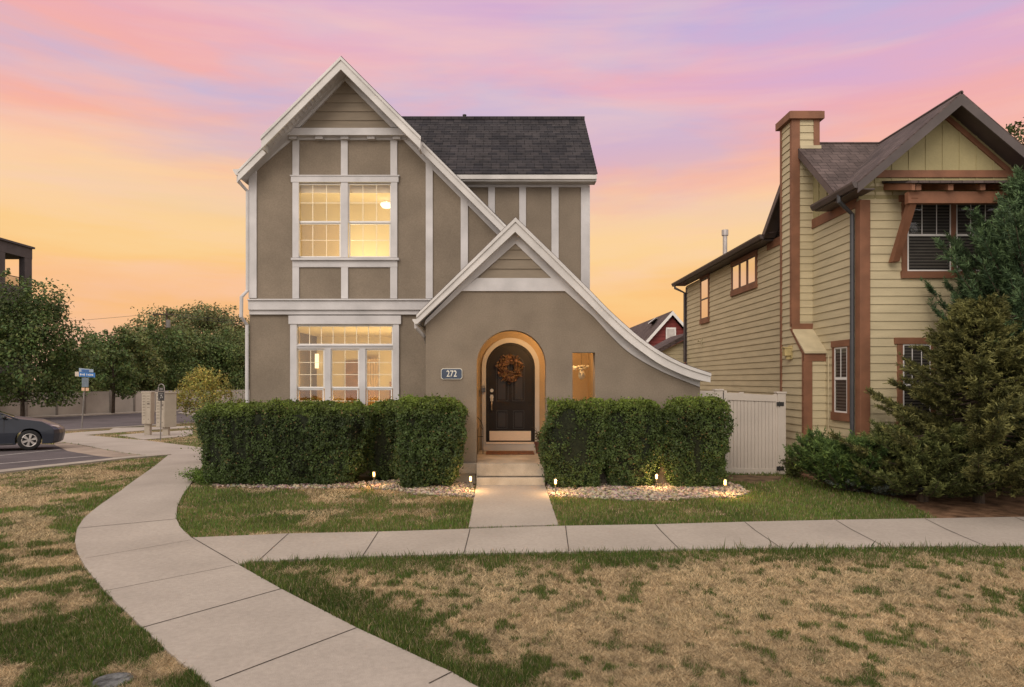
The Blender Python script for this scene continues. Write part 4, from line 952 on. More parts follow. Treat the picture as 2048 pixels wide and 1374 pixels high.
# far end: apron, strip along the road, mailbox pad
def c5(x, y): return (x/2.748, 460+y/2.748)
ap = [c5(*p) for p in ((938, 1238), (840, 1245), (700, 1230), (560, 1205), (430, 1180), (310, 1163), (316, 1125), (450, 1112), (600, 1103), (625, 1090), (1060, 1079), (1060, 1087), (820, 1100), (465, 1129), (650, 1146), (810, 1160), (1110, 1199), (1135, 1240))]
ap[0] = (340, 910.5); ap[-1] = (418, 910.5)
slab('plaza_path', [[G(*p) for p in ap]], 'conc', .024)
pad = [c5(*p) for p in ((655, 1130), (790, 1156), (1010, 1138), (1060, 1125), (1060, 1100), (900, 1112), (800, 1118))]
slab('mailbox_pad', [[G(*p) for p in pad]], 'conc', .034)
gutp = [c5(*p) for p in ((936, 1238), (840, 1247), (700, 1232), (560, 1207), (430, 1182), (310, 1165), (296, 1180), (370, 1215), (530, 1242), (665, 1258))]
gp_ = [G(*p) for p in gutp]
slab('concrete_gutter', [gp_], 'gutterstain', .010)
asp = [c5(*p) for p in ((-400, 1180), (-100, 1165), (296, 1180), (370, 1215), (530, 1242), (665, 1258), (0, 1330), (-500, 1385))]
asp_w = [G(*p) for p in asp]; slab('parking_lane', [asp_w], 'asphalt', .004)
kb = [c5(*p) for p in ((938, 1237), (665, 1257), (300, 1297), (0, 1329), (-500, 1384), (-500, 1397), (0, 1342), (300, 1308), (665, 1266), (938, 1242))]
kb_w = [G(*p) for p in kb]; slab('kerb', [kb_w], 'kerb', .05)
s = MB()
def stripe(a, b, w):
    a, b = Vector(G(*c5(*a))), Vector(G(*c5(*b))); d = b-a; n = 12; pn = Vector((-d.y, d.x, 0)).normalized()*w/2
    for k in range(n):
        p, q = a+d*k/n, a+d*(k+1)/n; s.add([(v.x, v.y, gz(v.x, v.y)+.009) for v in (p+pn, p-pn, q-pn, q+pn)], [(0, 1, 2, 3)])
stripe((-300, 1312), (512, 1243), .10); stripe((-300, 1275), (330, 1208), .10)
prop(s.build('parking_lines', M['paint']), kind='structure')
# the cross street on the left
D = Vector((.34, .94, 0)).normalized(); Nn = Vector((D.y, -D.x, 0))
def rd(n0, n1, t0, t1, k=60): return [tuple(Nn*n0+D*(t0+(t1-t0)*i/k)) for i in range(k+1)]+[tuple(Nn*n1+D*(t1-(t1-t0)*i/k)) for i in range(k+1)]
road_w = rd(-48.6, -32.6, -20, 260)
slab('road', [road_w], 'asphalt', .004, res=4)
slab('kerb', [rd(-48.9, -48.6, -20, 260)], 'kerb', .10, res=4); slab('kerb', [rd(-32.6, -32.3, 24, 260)], 'kerb', .06, res=4)
slab('far_pavement', [rd(-50.6, -49.6, -20, 260)], 'kerb', .05, res=4)
# road beyond the mailboxes running to the right
isl = [c5(*p) for p in ((975, 1008), (1060, 996), (1500, 980), (1500, 1010), (1060, 1022))]
slab('traffic_island', [[G(*p) for p in isl]], 'kerb', .08, res=4)
# beds
grR = [(1093, 969), (1098, 994), (1150, 996), (1250, 1003), (1340, 1002), (1420, 997), (1465, 997), (1500, 989), (1478, 973), (1440, 962), (1400, 958), (1093, 956)]
grL = [(945, 966), (948, 996), (900, 993), (830, 991), (795, 982), (745, 979), (735, 966), (940, 955)]
grM = [(420, 968), (430, 975), (560, 979), (730, 977), (730, 966)]
mul = [(1880, 1041), (1800, 1002), (1700, 982), (1640, 966), (1590, 950), (1573, 935), (1700, 890), (2500, 890), (2500, 1029), (2048, 1038)]
gR, gL, gM = [[G(*p) for p in q] for q in (grR, grL, grM)]; mu_w = [G(*p) for p in mul]
slab('planting_bed', [mu_w], 'mulch', .012); slab('rock_bed', [gR, gL, gM], 'dirt', .012, th=.05)
bare = [(1450, 950), (1560, 953), (1565, 962), (1500, 968), (1455, 962)]
slab('bare_soil', [[G(*p) for p in bare]], 'dirt', .008, th=.05)
# pebbles, one mass
ico = bmesh.new(); bmesh.ops.create_icosphere(ico, subdivisions=1, radius=1); iv = np.array([v.co[:] for v in ico.verts]); itf = np.array([[v.index for v in f.verts] for f in ico.faces]); ico.free()
def scatter_in(poly, n, r=rng):
    P = np.array([p[:2] for p in poly]); lo, hi = P.min(0), P.max(0); out = np.zeros((0, 2))
    while len(out) < n:
        q = r.uniform(lo, hi, (n*3, 2)); out = np.concatenate([out, q[inpoly(q[:, 0], q[:, 1], poly)]])
    return out[:n]
def pebbles(polys, cnts):
    Q = np.concatenate([scatter_in(p, c) for p, c in zip(polys, cnts)]); n = len(Q)
    sz = rng.uniform(.014, .034, n); sc = rng.uniform(.6, 1.35, (n, 1, 3))*np.array([1, 1, .75])
    V = iv[None]*sc*(1+rng.uniform(-.18, .18, (n, 12, 1)))*sz[:, None, None]
    a = rng.uniform(0, 6.28, n); ca, sa = np.cos(a)[:, None], np.sin(a)[:, None]
    X = V[:, :, 0]*ca-V[:, :, 1]*sa; Yv = V[:, :, 0]*sa+V[:, :, 1]*ca
    z = np.array([gz(x, y) for x, y in Q])+.006+rng.uniform(.0, .026, n)
    V = np.stack([X+Q[:, 0:1], Yv+Q[:, 1:2], V[:, :, 2]+z[:, None]], 2)
    T = V[:, itf].reshape(-1, 3)
    col = np.array([.34, .275, .21])*rng.uniform(.35, 1.35, (n, 1))+rng.uniform(-.03, .05, (n, 3)); col = np.clip(np.repeat(col, 20, 0), .05, .85)
    return np_mesh('gravel', T, 3, col, M['rock'])
prop(pebbles([gR, gL, gM], [7500, 2300, 900]), 'pale river gravel mulch under the hedges', 'gravel', kind='stuff')
for i_, (x, y) in enumerate([]): pass
# irrigation cover
ic = G(224, 1366); vb = thing('irrigation_cover', 'round grey concrete utility cover set in the lawn, bottom left', 'utility cover', ic)
s = MB(); s.lathe([(.001, .02), (.11, .024), (.13, .018), (.135, .0)], ic, 28); s.build('lid', mat('grey_cover', (.12, .12, .12), .95, .4, 18, .9, 50), vb, smooth=False)
s = MB(); s.lathe([(.138, -.02), (.138, .016), (.148, .014), (.152, -.02)], ic, 28); s.build('rim', M['dirt'], vb)
# ================================================================ GRASS
foot = [(-5.3, 12.6), (3.9, 12.6), (3.9, 20), (-5.3, 20)]
excl = [path_full, sw, wk, [G(*p) for p in ap], [G(*p) for p in pad], gp_, asp_w, kb_w, road_w, gR, gL, mu_w, foot, [(6.5, 12.4), (16, 12.4), (16, 30), (6.5, 30)], [G(*p) for p in bare]]
def edge_dist(x, y, pl):      # distance to a polyline
    d = np.full(len(x), 1e9); pl = [p[:2] for p in pl]
    for (x1, y1), (x2, y2) in zip(pl[:-1], pl[1:]):
        L2 = (x2-x1)**2+(y2-y1)**2+1e-9; t = np.clip(((x-x1)*(x2-x1)+(y-y1)*(y2-y1))/L2, 0, 1)
        d = np.minimum(d, np.hypot(x-x1-t*(x2-x1), y-y1-t*(y2-y1)))
    return d
SWLw = [G(*p) for p in SWL]; REw = [G(*p) for p in RE]; LEw = [G(*p) for p in LE]
def gzv(x, y): 
    t = np.clip((x+8.5)/2.6, 0, 1); t = t*t*(3-2*t); t = t*(1-np.clip((y-24)/14, 0, 1))
    return np.interp(y, [9.3, 12.4], [-.13, 0])*t+np.interp(y, [11, 19, 23, 28, 35, 52, 90, 400], [-.13, -.2, -.30, -.42, -.65, -.82, -1.0, -1.4])*(1-t)
def greenness(x, y):
    P = np.stack([x, y, np.zeros_like(x)], 1)
    big = fnoise(P, .75, 3, 3); med = fnoise(P, 2.6, 9, 3); tuft = fnoise(P*np.array([1, .8, 1]), 9.5, 21, 2)
    dS = edge_dist(x, y, SWLw); dR = edge_dist(x, y, REw[:6]); dL = edge_dist(x, y, LEw)
    fg = (y < 8.9) & (x > -4.2)
    right_of_path = fg & (dS < 50)
    gF = (.62-np.minimum(dS*.95, np.minimum(dR*1.15, 1.0)))*1.0+(med-.5)*.75+(big-.5)*.35-.12*(y < 9)
    gF = gF+.60*np.clip((tuft-.560+(med-.5)*.10)*9, 0, 1)
    gLw = (big-.50)*1.8+(med-.5)*2.6+(tuft-.5)*.9+.22*(dL < .5)+.10
    house = (y >= 8.9) & (x > -6.2) & (y < 15)
    gH = .50+(big-.5)*1.5+(med-.5)*1.9
    gH = gH+np.where(x > 3.4, .5, 0)+np.where(x < -.3, -.12, 0)-.35*np.clip((y-11.2)/1.0, 0, 1)*(x < 4.2)
    inF = (x > (np.interp(y, sorted([p[1] for p in REw[:6]]), [p[0] for p in sorted(REw[:6], key=lambda q: q[1])])))&(y < 9.2)
    g = np.where(inF, gF, np.where(house & (x > np.interp(y, [8.9, 9.6, 10.5, 12.2], [-4.1, -4.6, -4.6, -5.9])), gH, gLw))
    return np.clip(g, -.5, 1), inF
def blades(name, n, ymin, ymax, k, seed):
    r = np.random.default_rng(seed); u = r.uniform(0, 1, n)
    Y = ((ymin**(1-k))*(1-u)+(ymax**(1-k))*u)**(1/(1-k)); X = Y*r.uniform(-.82, .86, n)+r.uniform(-.6, .6, n)
    m = np.ones(n, bool)
    for e in excl: m &= ~inpoly(X, Y, e)
    m &= np.hypot(X-ic[0], Y-ic[1]) > .125
    X, Y = X[m], Y[m]; g, inF = greenness(X, Y); n = len(X)
    P = np.stack([X, Y, X*0], 1); cl = vnoise(P, 16, 5)
    gr = (g+r.normal(0, .15, n)) > .12
    # bare thin straw: shorter, flatter
    h = np.where(gr, r.uniform(.024, .050, n)*(1+.5*np.clip(g, 0, .6)), r.uniform(.015, .038, n))*(.7+.6*cl)
    eS = np.minimum(edge_dist(X, Y, SWLw), edge_dist(X, Y, REw)); h = h*(1+.7*(eS < .07)*gr*(r.uniform(0, 1, n) < .35)); h = h*(1+.6*(r.uniform(0, 1, n) < .01))
    lean = np.where(gr, r.uniform(.1, .6, n), r.uniform(.6, 1.9, n)); a = r.uniform(0, 6.28, n)+vnoise(P, 3, 8)*4
    w = (.0042 if True else 0)*(Y/5)**.85*np.where(gr, 1, .9)
    z = gzv(X, Y)
    dx, dy = np.cos(a)*lean*h, np.sin(a)*lean*h; px, py = -np.sin(a)*w*.5, np.cos(a)*w*.5
    # face roughly any way, width kept
    th = r.uniform(0, 6.28, n); px, py = np.cos(th)*w*.5, np.sin(th)*w*.5
    V = np.stack([np.stack([X-px, Y-py, z], 1), np.stack([X+px, Y+py, z], 1), np.stack([X+dx*.45+px*.8, Y+dy*.45+py*.8, z+h*.6], 1), np.stack([X+dx, Y+dy, z+h], 1), np.stack([X+dx*.45-px*.8, Y+dy*.45-py*.8, z+h*.6], 1)], 1).reshape(-1, 3)
    gc = np.array([.098, .160, .036])*r.uniform(.6, 1.45, (n, 1)); gc[:, 0] *= r.uniform(.8, 1.5, n)
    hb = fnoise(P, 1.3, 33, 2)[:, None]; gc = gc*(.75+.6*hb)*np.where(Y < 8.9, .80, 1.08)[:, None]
    dc = np.array([.66, .51, .315])*r.uniform(.55, 1.25, (n, 1)); mix = np.clip((.16-g)/.5, 0, 1)[:, None]; dc = dc*(.72+.56*vnoise(P, 22, 41)[:, None])*(.85+.3*fnoise(P, 1.8, 42, 2)[:, None])
    dc = dc*(.75+.25*mix)
    col = np.where(gr[:, None], gc, dc)
    # some straw among the green and the other way round
    q = r.uniform(0, 1, n); col = np.where((gr & (q < .13))[:, None], dc*.8, col)
    o = np_mesh(name, V, 5, np.clip(col, 0, 1), M['grassm']); return o
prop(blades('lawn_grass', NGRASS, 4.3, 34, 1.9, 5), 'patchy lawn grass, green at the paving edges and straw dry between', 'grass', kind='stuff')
# ================================================================ HEDGES
def hedge(name, label, group, x0, x1, y0, y1, h, n, seed, taper=.0, shape=6, bright=1.0, holes=.0, bump=.17, tone=(.046, .070, .018), size=.038):
    r = np.random.default_rng(seed); c = np.array([(x0+x1)/2, (y0+y1)/2, h/2]); hs = np.array([(x1-x0)/2, (y1-y0)/2, h/2])
    zb = gz(c[0], c[1]); t = thing(name, label, 'hedge', (c[0], c[1], zb), group)
    def surf(n_, shrink):
        ar = np.array([hs[1]*hs[2], hs[0]*hs[2], hs[0]*hs[1]]); ax = r.choice(3, n_, p=ar/ar.sum()); p = r.uniform(-1, 1, (n_, 3)); sg = r.choice([-1, 1], n_); p[np.arange(n_), ax] = sg
        q = p/(np.sum(np.abs(p)**shape, 1, keepdims=True)**(1/shape)); nr = np.sign(q)*np.abs(q)**(shape-1)/hs; nr /= np.linalg.norm(nr, axis=1, keepdims=True)+1e-9
        w = q*hs+c; d = (fnoise(w*np.array([1.7, 1.2, .75]), 2.0, seed, 3)-.5)*bump*2.8*np.where(np.abs(nr[:, 2]) > .7, .45, 1)+(vnoise(w, 9, seed+3)-.5)*bump*.8
        w = w+nr*(d[:, None]-shrink)
        k = 1-taper*(1-np.clip(w[:, 2]/h, 0, 1)); w[:, 0] = c[0]+(w[:, 0]-c[0])*k; w[:, 1] = c[1]+(w[:, 1]-c[1])*k
        return w, nr
    P, nr = surf(n, 0); P = P-nr*(r.exponential(.028, n)[:, None]).clip(0, .16); tip = r.uniform(0, 1, n) < .07
    P = P+nr*(tip*r.uniform(0, .08, n))[:, None]
    P[:, 2] += zb; P = P[P[:, 2] > zb+.02]; n = len(P); nr = nr[:n] if len(nr) == n else np.tile([0, -1., .3], (n, 1))
    top0 = np.clip((P[:, 2]-zb-h*.7)/(h*.3), 0, 1); big = fnoise(P, 2.5, seed+9, 3); fine = vnoise(P, 14, seed+11)
    holes = max(holes, .29)
    if holes: keep = fnoise(P, 4.2, seed+15, 2)+.25*top0 > holes; P, nr, big, fine = P[keep], nr[keep], big[keep], fine[keep]; n = len(P)
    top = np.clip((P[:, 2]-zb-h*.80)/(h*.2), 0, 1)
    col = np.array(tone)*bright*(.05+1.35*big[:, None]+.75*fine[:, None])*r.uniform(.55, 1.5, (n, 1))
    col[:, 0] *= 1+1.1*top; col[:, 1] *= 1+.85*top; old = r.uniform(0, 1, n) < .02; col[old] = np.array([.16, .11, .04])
    np_mesh('foliage', leaves(P, nr, size, .62, None, .8, r), 4, np.clip(col, 0, 1), M['leaf'], t)
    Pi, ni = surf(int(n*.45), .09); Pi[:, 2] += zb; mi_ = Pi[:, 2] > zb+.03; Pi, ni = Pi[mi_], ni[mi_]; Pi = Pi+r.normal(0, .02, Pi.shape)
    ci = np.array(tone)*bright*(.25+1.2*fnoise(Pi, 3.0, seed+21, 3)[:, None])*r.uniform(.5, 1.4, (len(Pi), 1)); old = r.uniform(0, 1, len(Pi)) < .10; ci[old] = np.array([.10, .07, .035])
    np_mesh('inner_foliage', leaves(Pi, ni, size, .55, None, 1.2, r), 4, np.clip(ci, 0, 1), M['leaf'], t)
    # solid core; the shade between the leaves is put into its dark colour
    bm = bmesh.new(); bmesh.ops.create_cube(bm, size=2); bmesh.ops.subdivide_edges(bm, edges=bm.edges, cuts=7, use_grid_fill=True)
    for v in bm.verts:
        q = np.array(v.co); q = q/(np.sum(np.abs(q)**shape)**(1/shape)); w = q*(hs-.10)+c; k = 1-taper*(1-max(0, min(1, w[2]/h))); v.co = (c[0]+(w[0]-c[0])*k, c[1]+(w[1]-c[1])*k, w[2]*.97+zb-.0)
    me = bpy.data.meshes.new('branches'); bm.to_mesh(me); bm.free(); me.materials.append(M['hedgecore']); link('branches', me, t)  # one dark body for the inner shade, no modelled limbs
    return t
M['hedgecore'] = mat('hedge_inner_shade', (.014, .018, .007), 1, .3, 20, .9, 60)
GH = 'clipped boxwood hedges in front of the stucco house'
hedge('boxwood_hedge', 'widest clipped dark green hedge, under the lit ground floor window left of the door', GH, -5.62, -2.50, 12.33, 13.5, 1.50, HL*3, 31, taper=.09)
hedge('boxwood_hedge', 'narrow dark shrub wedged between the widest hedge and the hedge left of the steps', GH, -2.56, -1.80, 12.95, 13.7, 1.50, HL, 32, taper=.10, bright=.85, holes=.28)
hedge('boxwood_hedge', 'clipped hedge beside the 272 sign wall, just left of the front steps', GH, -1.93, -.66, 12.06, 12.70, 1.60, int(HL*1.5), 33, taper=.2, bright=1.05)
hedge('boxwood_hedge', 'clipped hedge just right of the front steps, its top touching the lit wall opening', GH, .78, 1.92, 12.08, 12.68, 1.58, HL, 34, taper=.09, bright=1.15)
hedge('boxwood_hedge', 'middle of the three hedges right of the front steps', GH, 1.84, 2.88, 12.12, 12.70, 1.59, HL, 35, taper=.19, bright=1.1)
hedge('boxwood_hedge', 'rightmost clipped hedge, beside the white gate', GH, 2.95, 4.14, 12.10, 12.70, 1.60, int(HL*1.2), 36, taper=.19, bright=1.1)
# ================================================================ PATH LIGHTS
pl = thing('path_light', 'small lit path light in the gravel gap between the widest hedge and its neighbour', 'path light', (0, 0, 0), 'small lit path lights along the hedge bed')
s = MB(); s.tube([(0, 0, -.05), (0, 0, .19)], .009, 8); po = s.build('stake', M['dark'], pl, local=True)
s = MB(); s.lathe([(.001, .185), (.016, .19), (.020, .20), (.020, .25), (.016, .265), (.001, .275)], (0, 0, 0), 14); lo_ = s.build('lens', emit('path_lens', (1, .50, .15), 4.5), pl, local=True, smooth=True)
s = MB(); s.lathe([(.001, .292), (.02, .29), (.036, .278), (.034, .272), (.001, .274)], (0, 0, 0), 14); ca = s.build('cap', M['dark'], pl, local=True)
lab = ['small lit path light in the gravel gap between the widest hedge and its neighbour', 'small lit path light at the left foot of the front steps', 'small lit path light just right of the walkway below the steps', 'small lit path light below the narrow gap between the two right hedges', 'small lit path light at the gravel end in front of the white gate']
for i, (x, yb, dy) in enumerate([(748, 974, 0), (941, 984, 0), (1111, 990, 0), (1313, 979, 0), (1450, 992, 0)]):
    g = G(x, yb)
    if i == 0: r_ = pl; ks = [po, lo_, ca]
    else:
        r_ = pl.copy(); C.objects.link(r_)
        for q in (po, lo_, ca): c_ = q.copy(); C.objects.link(c_); c_.parent = r_
    r_.location = g; r_['label'] = lab[i]
    plight('path_glow', (g[0], g[1]-.08, g[2]+.25), 13 if i != 0 else 8, (1, .60, .25), .03)
print('D ok')
# ================================================================ TREES AND SHRUBS
def tree(label, base, h, cr, n, seed, tone=(.052, .080, .020), size=.13, crown0=.30, lobes=14, group=None, name='leafy_tree', cz=None, trunk_r=.12, dense=1.0, flat=1.0, cat='tree', bright=1.0, cy=None):
    r = np.random.default_rng(seed); R = random.Random(seed); x, y, z = base; t = thing(name, label, cat, base, group)
    s = MB(); L = []; P = []; NR = []
    s.tube([(x, y, z-.1), (x+R.uniform(-.1, .1), y, z+h*crown0), (x+R.uniform(-.2, .2), y, z+h*.62), (x, y, z+h*.85)], [trunk_r*1.2, trunk_r, trunk_r*.55, trunk_r*.15], 8)
    for k in range(lobes):
        f = (k+.5)/lobes; zz = z+h*(crown0+(1-crown0)*f*.93); prof = math.sin(math.pi*min(1, (.18+.82*f)))**.65 if f < .9 else .45
        a = k*2.4+R.uniform(-.5, .5); rad = cr*prof*R.uniform(.35, .78); c = (x+rad*math.cos(a), y+rad*math.sin(a)*(cy or 1), zz)
        lr = cr*R.uniform(.26, .50)*(.7+.4*prof); L.append((c, lr)); s.tube([(x, y, max(z+h*crown0*.9, zz-rad*.9)), ((x+c[0])/2, (y+c[1])/2, zz-rad*.25), c], [trunk_r*.4, trunk_r*.25, .012], 5)
    # small protruding sprays at the outline
    for k in range(int(lobes*3.4)):
        c, lr = R.choice(L); d = Vector((R.gauss(0, 1), R.gauss(0, 1), R.gauss(.25, .8))).normalized(); L.append(((c[0]+d.x*lr*1.0, c[1]+d.y*lr, c[2]+d.z*lr*flat), lr*R.uniform(.16, .42)))
    s.build('trunk', M['bark'], t, smooth=True)
    w = np.array([l[1]**2 for l in L]); w /= w.sum(); idx = r.choice(len(L), n, p=w)
    cc = np.array([l[0] for l in L])[idx]; rr = np.array([l[1] for l in L])[idx]
    d = r.normal(0, 1, (n, 3)); d /= np.linalg.norm(d, axis=1, keepdims=True); rad = rr*(r.uniform(0, 1, n)**.35)*r.uniform(.75, 1.12, n)
    P = cc+d*rad[:, None]*np.array([1, 1, .82*flat]); keep = fnoise(P, 1.1/max(.5, cr/3), seed+1, 3) > .40/dense-.02; P, d = P[keep], d[keep]
    P = P[:]; m = P[:, 2] > z+h*crown0*.62; P, d = P[m], d[m]; n = len(P)
    big = fnoise(P, 1.0, seed+5, 3); col = np.array(tone)*bright*(.3+1.4*big[:, None])*r.uniform(.5, 1.55, (n, 1)); col[:, 0] *= r.uniform(.8, 1.35, n)
    np_mesh('crown', leaves(P, d+np.array([0, 0, .5]), size, .6, None, .9, r), 4, np.clip(col, 0, 1), M['leaf'], t); return t
def bush(name, label, base, rx, ry, h, n, seed, tone, size, cat='shrub', group=None, upright=0):
    r = np.random.default_rng(seed); R = random.Random(seed); x, y, z = base; t = thing(name, label, cat, base, group); s = MB(); tips = []
    for k in range(22):
        a = R.uniform(0, 6.28); q = R.uniform(.1, 1)**.6; e = (x+rx*q*math.cos(a), y+ry*q*math.sin(a), z+h*R.uniform(.5, 1)*(1-.35*q*q)); s.tube([(x, y, z), ((x*.6+e[0]*.4), (y*.6+e[1]*.4), z+(e[2]-z)*.6), e], [.015, .01, .004], 4); tips.append(e)
    s.build('stem', M['bark'], t); tips = np.array(tips); i = r.choice(len(tips), n); fr = r.uniform(.25, 1.05, n)[:, None]
    P = np.array([x, y, z])+(tips[i]-np.array([x, y, z]))*fr+r.normal(0, 1, (n, 3))*np.array([rx, ry, h*.5])*.17; P = P[P[:, 2] > z+.02]; n = len(P)
    big = fnoise(P, 2.2, seed, 2); col = np.array(tone)*(.35+1.3*big[:, None])*r.uniform(.5, 1.6, (n, 1))
    np_mesh('foliage', leaves(P, np.tile([0, -.5, .8], (n, 1)), size, .5, None, .9, r), 4, np.clip(col, 0, 1), M['leaf'], t); return t
# conifers made of branches, twigs and needle tufts
def conifer(name, label, base, h, rad, nb, seed, tone, tipc, cat='tree', group=None, droop=.1, rise=.25, prof=None, twigs=16, tufts=9, tl=.075, tw=.016, z0=.03, per=None, spread=.55, kern=.42, trunk_r=.09, filt=None, tlen=None, lenr=(.62, 1.12)):
    r = np.random.default_rng(seed); R = random.Random(seed); x, y, z = base; t = thing(name, label, cat, base, group); s = MB()
    s.tube([(x, y, z-.05), (x+.04, y, z+h*.5), (x, y, z+h*.97)], [trunk_r, trunk_r*.6, .01], 7)
    O = []; DI = []; K = []
    for b in range(nb):
        f = (b+.5)/nb; f = z0+(1-z0)*f; a = b*2.39996+R.uniform(-.4, .4); pr = prof(f) if prof else (1-f)**.75
        Lb = rad*max(.12, pr)*R.uniform(*lenr); zz = z+h*f*.95
        if per and not per(a, f): continue
        n = 6; pts = []
        for k in range(n+1):
            u = k/n; pts.append(Vector((x+Lb*u*math.cos(a), y+Lb*u*math.sin(a), zz+Lb*(rise*u*u*1.2+rise*.3*u-droop*math.sin(u*math.pi)))))
        s.tube(pts, [.018*(1-k/n)+.003 for k in range(n+1)], 4)
        nt_ = max(5, int(twigs*(.4+.6*Lb/rad)))
        for q in range(nt_):
            u = R.uniform(.16, 1)**.75; i = min(n-1, int(u*n)); p = pts[i].lerp(pts[i+1], u*n-i); d = (pts[i+1]-pts[i]).normalized()
            sd_ = R.choice([-1, 1]); side_ = d.cross(Vector((0, 0, 1))).normalized()*sd_
            dir_ = (d*(.9)+side_*R.uniform(.25, 1.0)+Vector((0, 0, R.uniform(-.15, spread)))).normalized(); tlg = (tlen or Lb*.30)*R.uniform(.5, 1.1)*(1.15-u*.55)
            for m in range(tufts):
                v = (m+.5)/tufts; O.append(p+dir_*tlg*v); DI.append(dir_); K.append(v)
    s.build('branches', M['bark'], t)
    O = np.array([o[:] for o in O]); DI = np.array([o[:] for o in DI]); K = np.array(K)
    rep = 3; O = np.repeat(O, rep, 0); DI = np.repeat(DI, rep, 0); K = np.repeat(K, rep); n = len(O)
    d = DI*.75+r.normal(0, kern, (n, 3)); d /= np.linalg.norm(d, axis=1, keepdims=True)
    sv = np.cross(d, r.normal(0, 1, (n, 3))); sv /= np.linalg.norm(sv, axis=1, keepdims=True)+1e-9
    l = (tl*r.uniform(.6, 1.3, n))[:, None]; w_ = (tw*r.uniform(.7, 1.3, n))[:, None]; O = O+r.normal(0, .012, (n, 3))
    V = np.stack([O-sv*w_*.5, O+d*l*.6-sv*w_*.35, O+d*l, O+d*l*.6+sv*w_*.35, O+sv*w_*.5], 1).reshape(-1, 3)
    big = fnoise(O, 2.0, seed, 3)[:, None]; k_ = (K[:, None]**2)*r.uniform(.3, 1, (n, 1))
    col = (np.array(tone)*(1-k_)+np.array(tipc)*k_)*(.45+1.1*big)*r.uniform(.6, 1.4, (n, 1))
    np_mesh('foliage', V, 5, np.clip(col, 0, 1), M['needle'], t); return t
def at(px, py, Y): return W(px, py, Y)
def gat(px, Y): X = (px-VX)/F*Y; return (X, Y, gz(X, Y))
TS = .15
GT = 'street trees behind the far fence'
# far left big tree in front of the fence
tree('large dark green street tree at the left edge, in front of the far fence', gat(45, 47), 9.0, 4.7, int(32000*TD), 61, size=.20, crown0=.16, lobes=22, tone=(.080, .118, .034), cy=.8)
bk_t = [(-90, 52, 9.5, 3.6), (158, 62, 5.6, 3.0), (205, 66, 7.2, 3.3), (262, 70, 8.4, 3.8), (318, 76, 8.8, 4.0), (372, 82, 9.2, 4.2), (430, 84, 8.6, 4.4), (470, 88, 9.6, 4.6), (520, 92, 10, 4.6)]
labs = ['leafy tree at the far left edge behind the large dark tree', 'mid green tree behind the fence, first to the right of the large dark tree', 'bushy green tree above the far fence behind the street name sign', 'tall irregular tree rising above the far fence, left of the utility pole', 'broad tree crowding the utility pole above the mailboxes', 'dense tree right of the utility pole', 'dark tree behind the small yellow green tree', 'tree just left of the stucco house corner', 'tree mostly hidden behind the stucco house']
for i, (px, Y, h, cr) in enumerate(bk_t):
    tree(labs[i], gat(px, Y), h, cr, int(17000*TD), 70+i, size=.26, crown0=.10, lobes=18, group=GT, tone=(.125, .158, .050) if i % 2 else (.100, .145, .044), dense=1.05)
tree('tall pale olive tree topping the rest, far behind the utility pole', gat(335, 120), 16.0, 8.0, int(20000*TD), 91, size=.42, crown0=.2, lobes=26, tone=(.16, .175, .070), flat=.8, group=GT)
tree('wide pale olive tree just left of the stucco house, far behind', gat(415, 118), 16.0, 7.5, int(20000*TD), 92, size=.42, crown0=.2, lobes=26, tone=(.15, .17, .065), flat=.85, group=GT)
tree('distant tree between the pale olive trees and the house corner', gat(490, 130), 14.5, 7.5, int(14000*TD), 93, size=.42, crown0=.1, lobes=22, tone=(.115, .13, .05), flat=.85, group=GT)
tree('small yellow green tree behind the mailboxes', gat(408, 43), 3.4, 2.15, int(9000*TD), 94, size=.13, crown0=.16, lobes=16, tone=(.25, .235, .055), dense=.86, name='ornamental_tree', trunk_r=.06, flat=.8)
tree('slender young tree with a dark trunk against the far fence', gat(226, 56), 5.5, 2.2, int(8000*TD), 95, size=.2, crown0=.35, lobes=10, tone=(.09, .13, .038))
tree('treetop showing behind the gable of the sided house at the right edge', (15.2*2.1, 42, 0), 18.2, 3.8, int(14000*TD), 96, size=.22, crown0=.3, lobes=16, tone=(.05, .07, .02))
bush('garden_shrub', 'pale green loose shrub behind the hedge at the stucco house corner', (gat(445, 17)[0], 17, gz(-7, 17)), 1.0, .9, 1.75, int(9000*TD), 101, (.13, .15, .05), .05)
bush('garden_shrub', 'taller airy shrub close against the stucco house corner', (gat(475, 15.6)[0], 15.6, gz(-6, 15.6)), .6, .6, 1.95, int(4000*TD), 102, (.12, .15, .06), .05)
fb_ = G(412, 968); bush('fern', 'bright green feathery plant at the left foot of the widest hedge', (fb_[0], fb_[1]+.1, fb_[2]), .48, .4, .38, int(5000*TD), 103, (.10, .16, .025), .035, cat='plant')
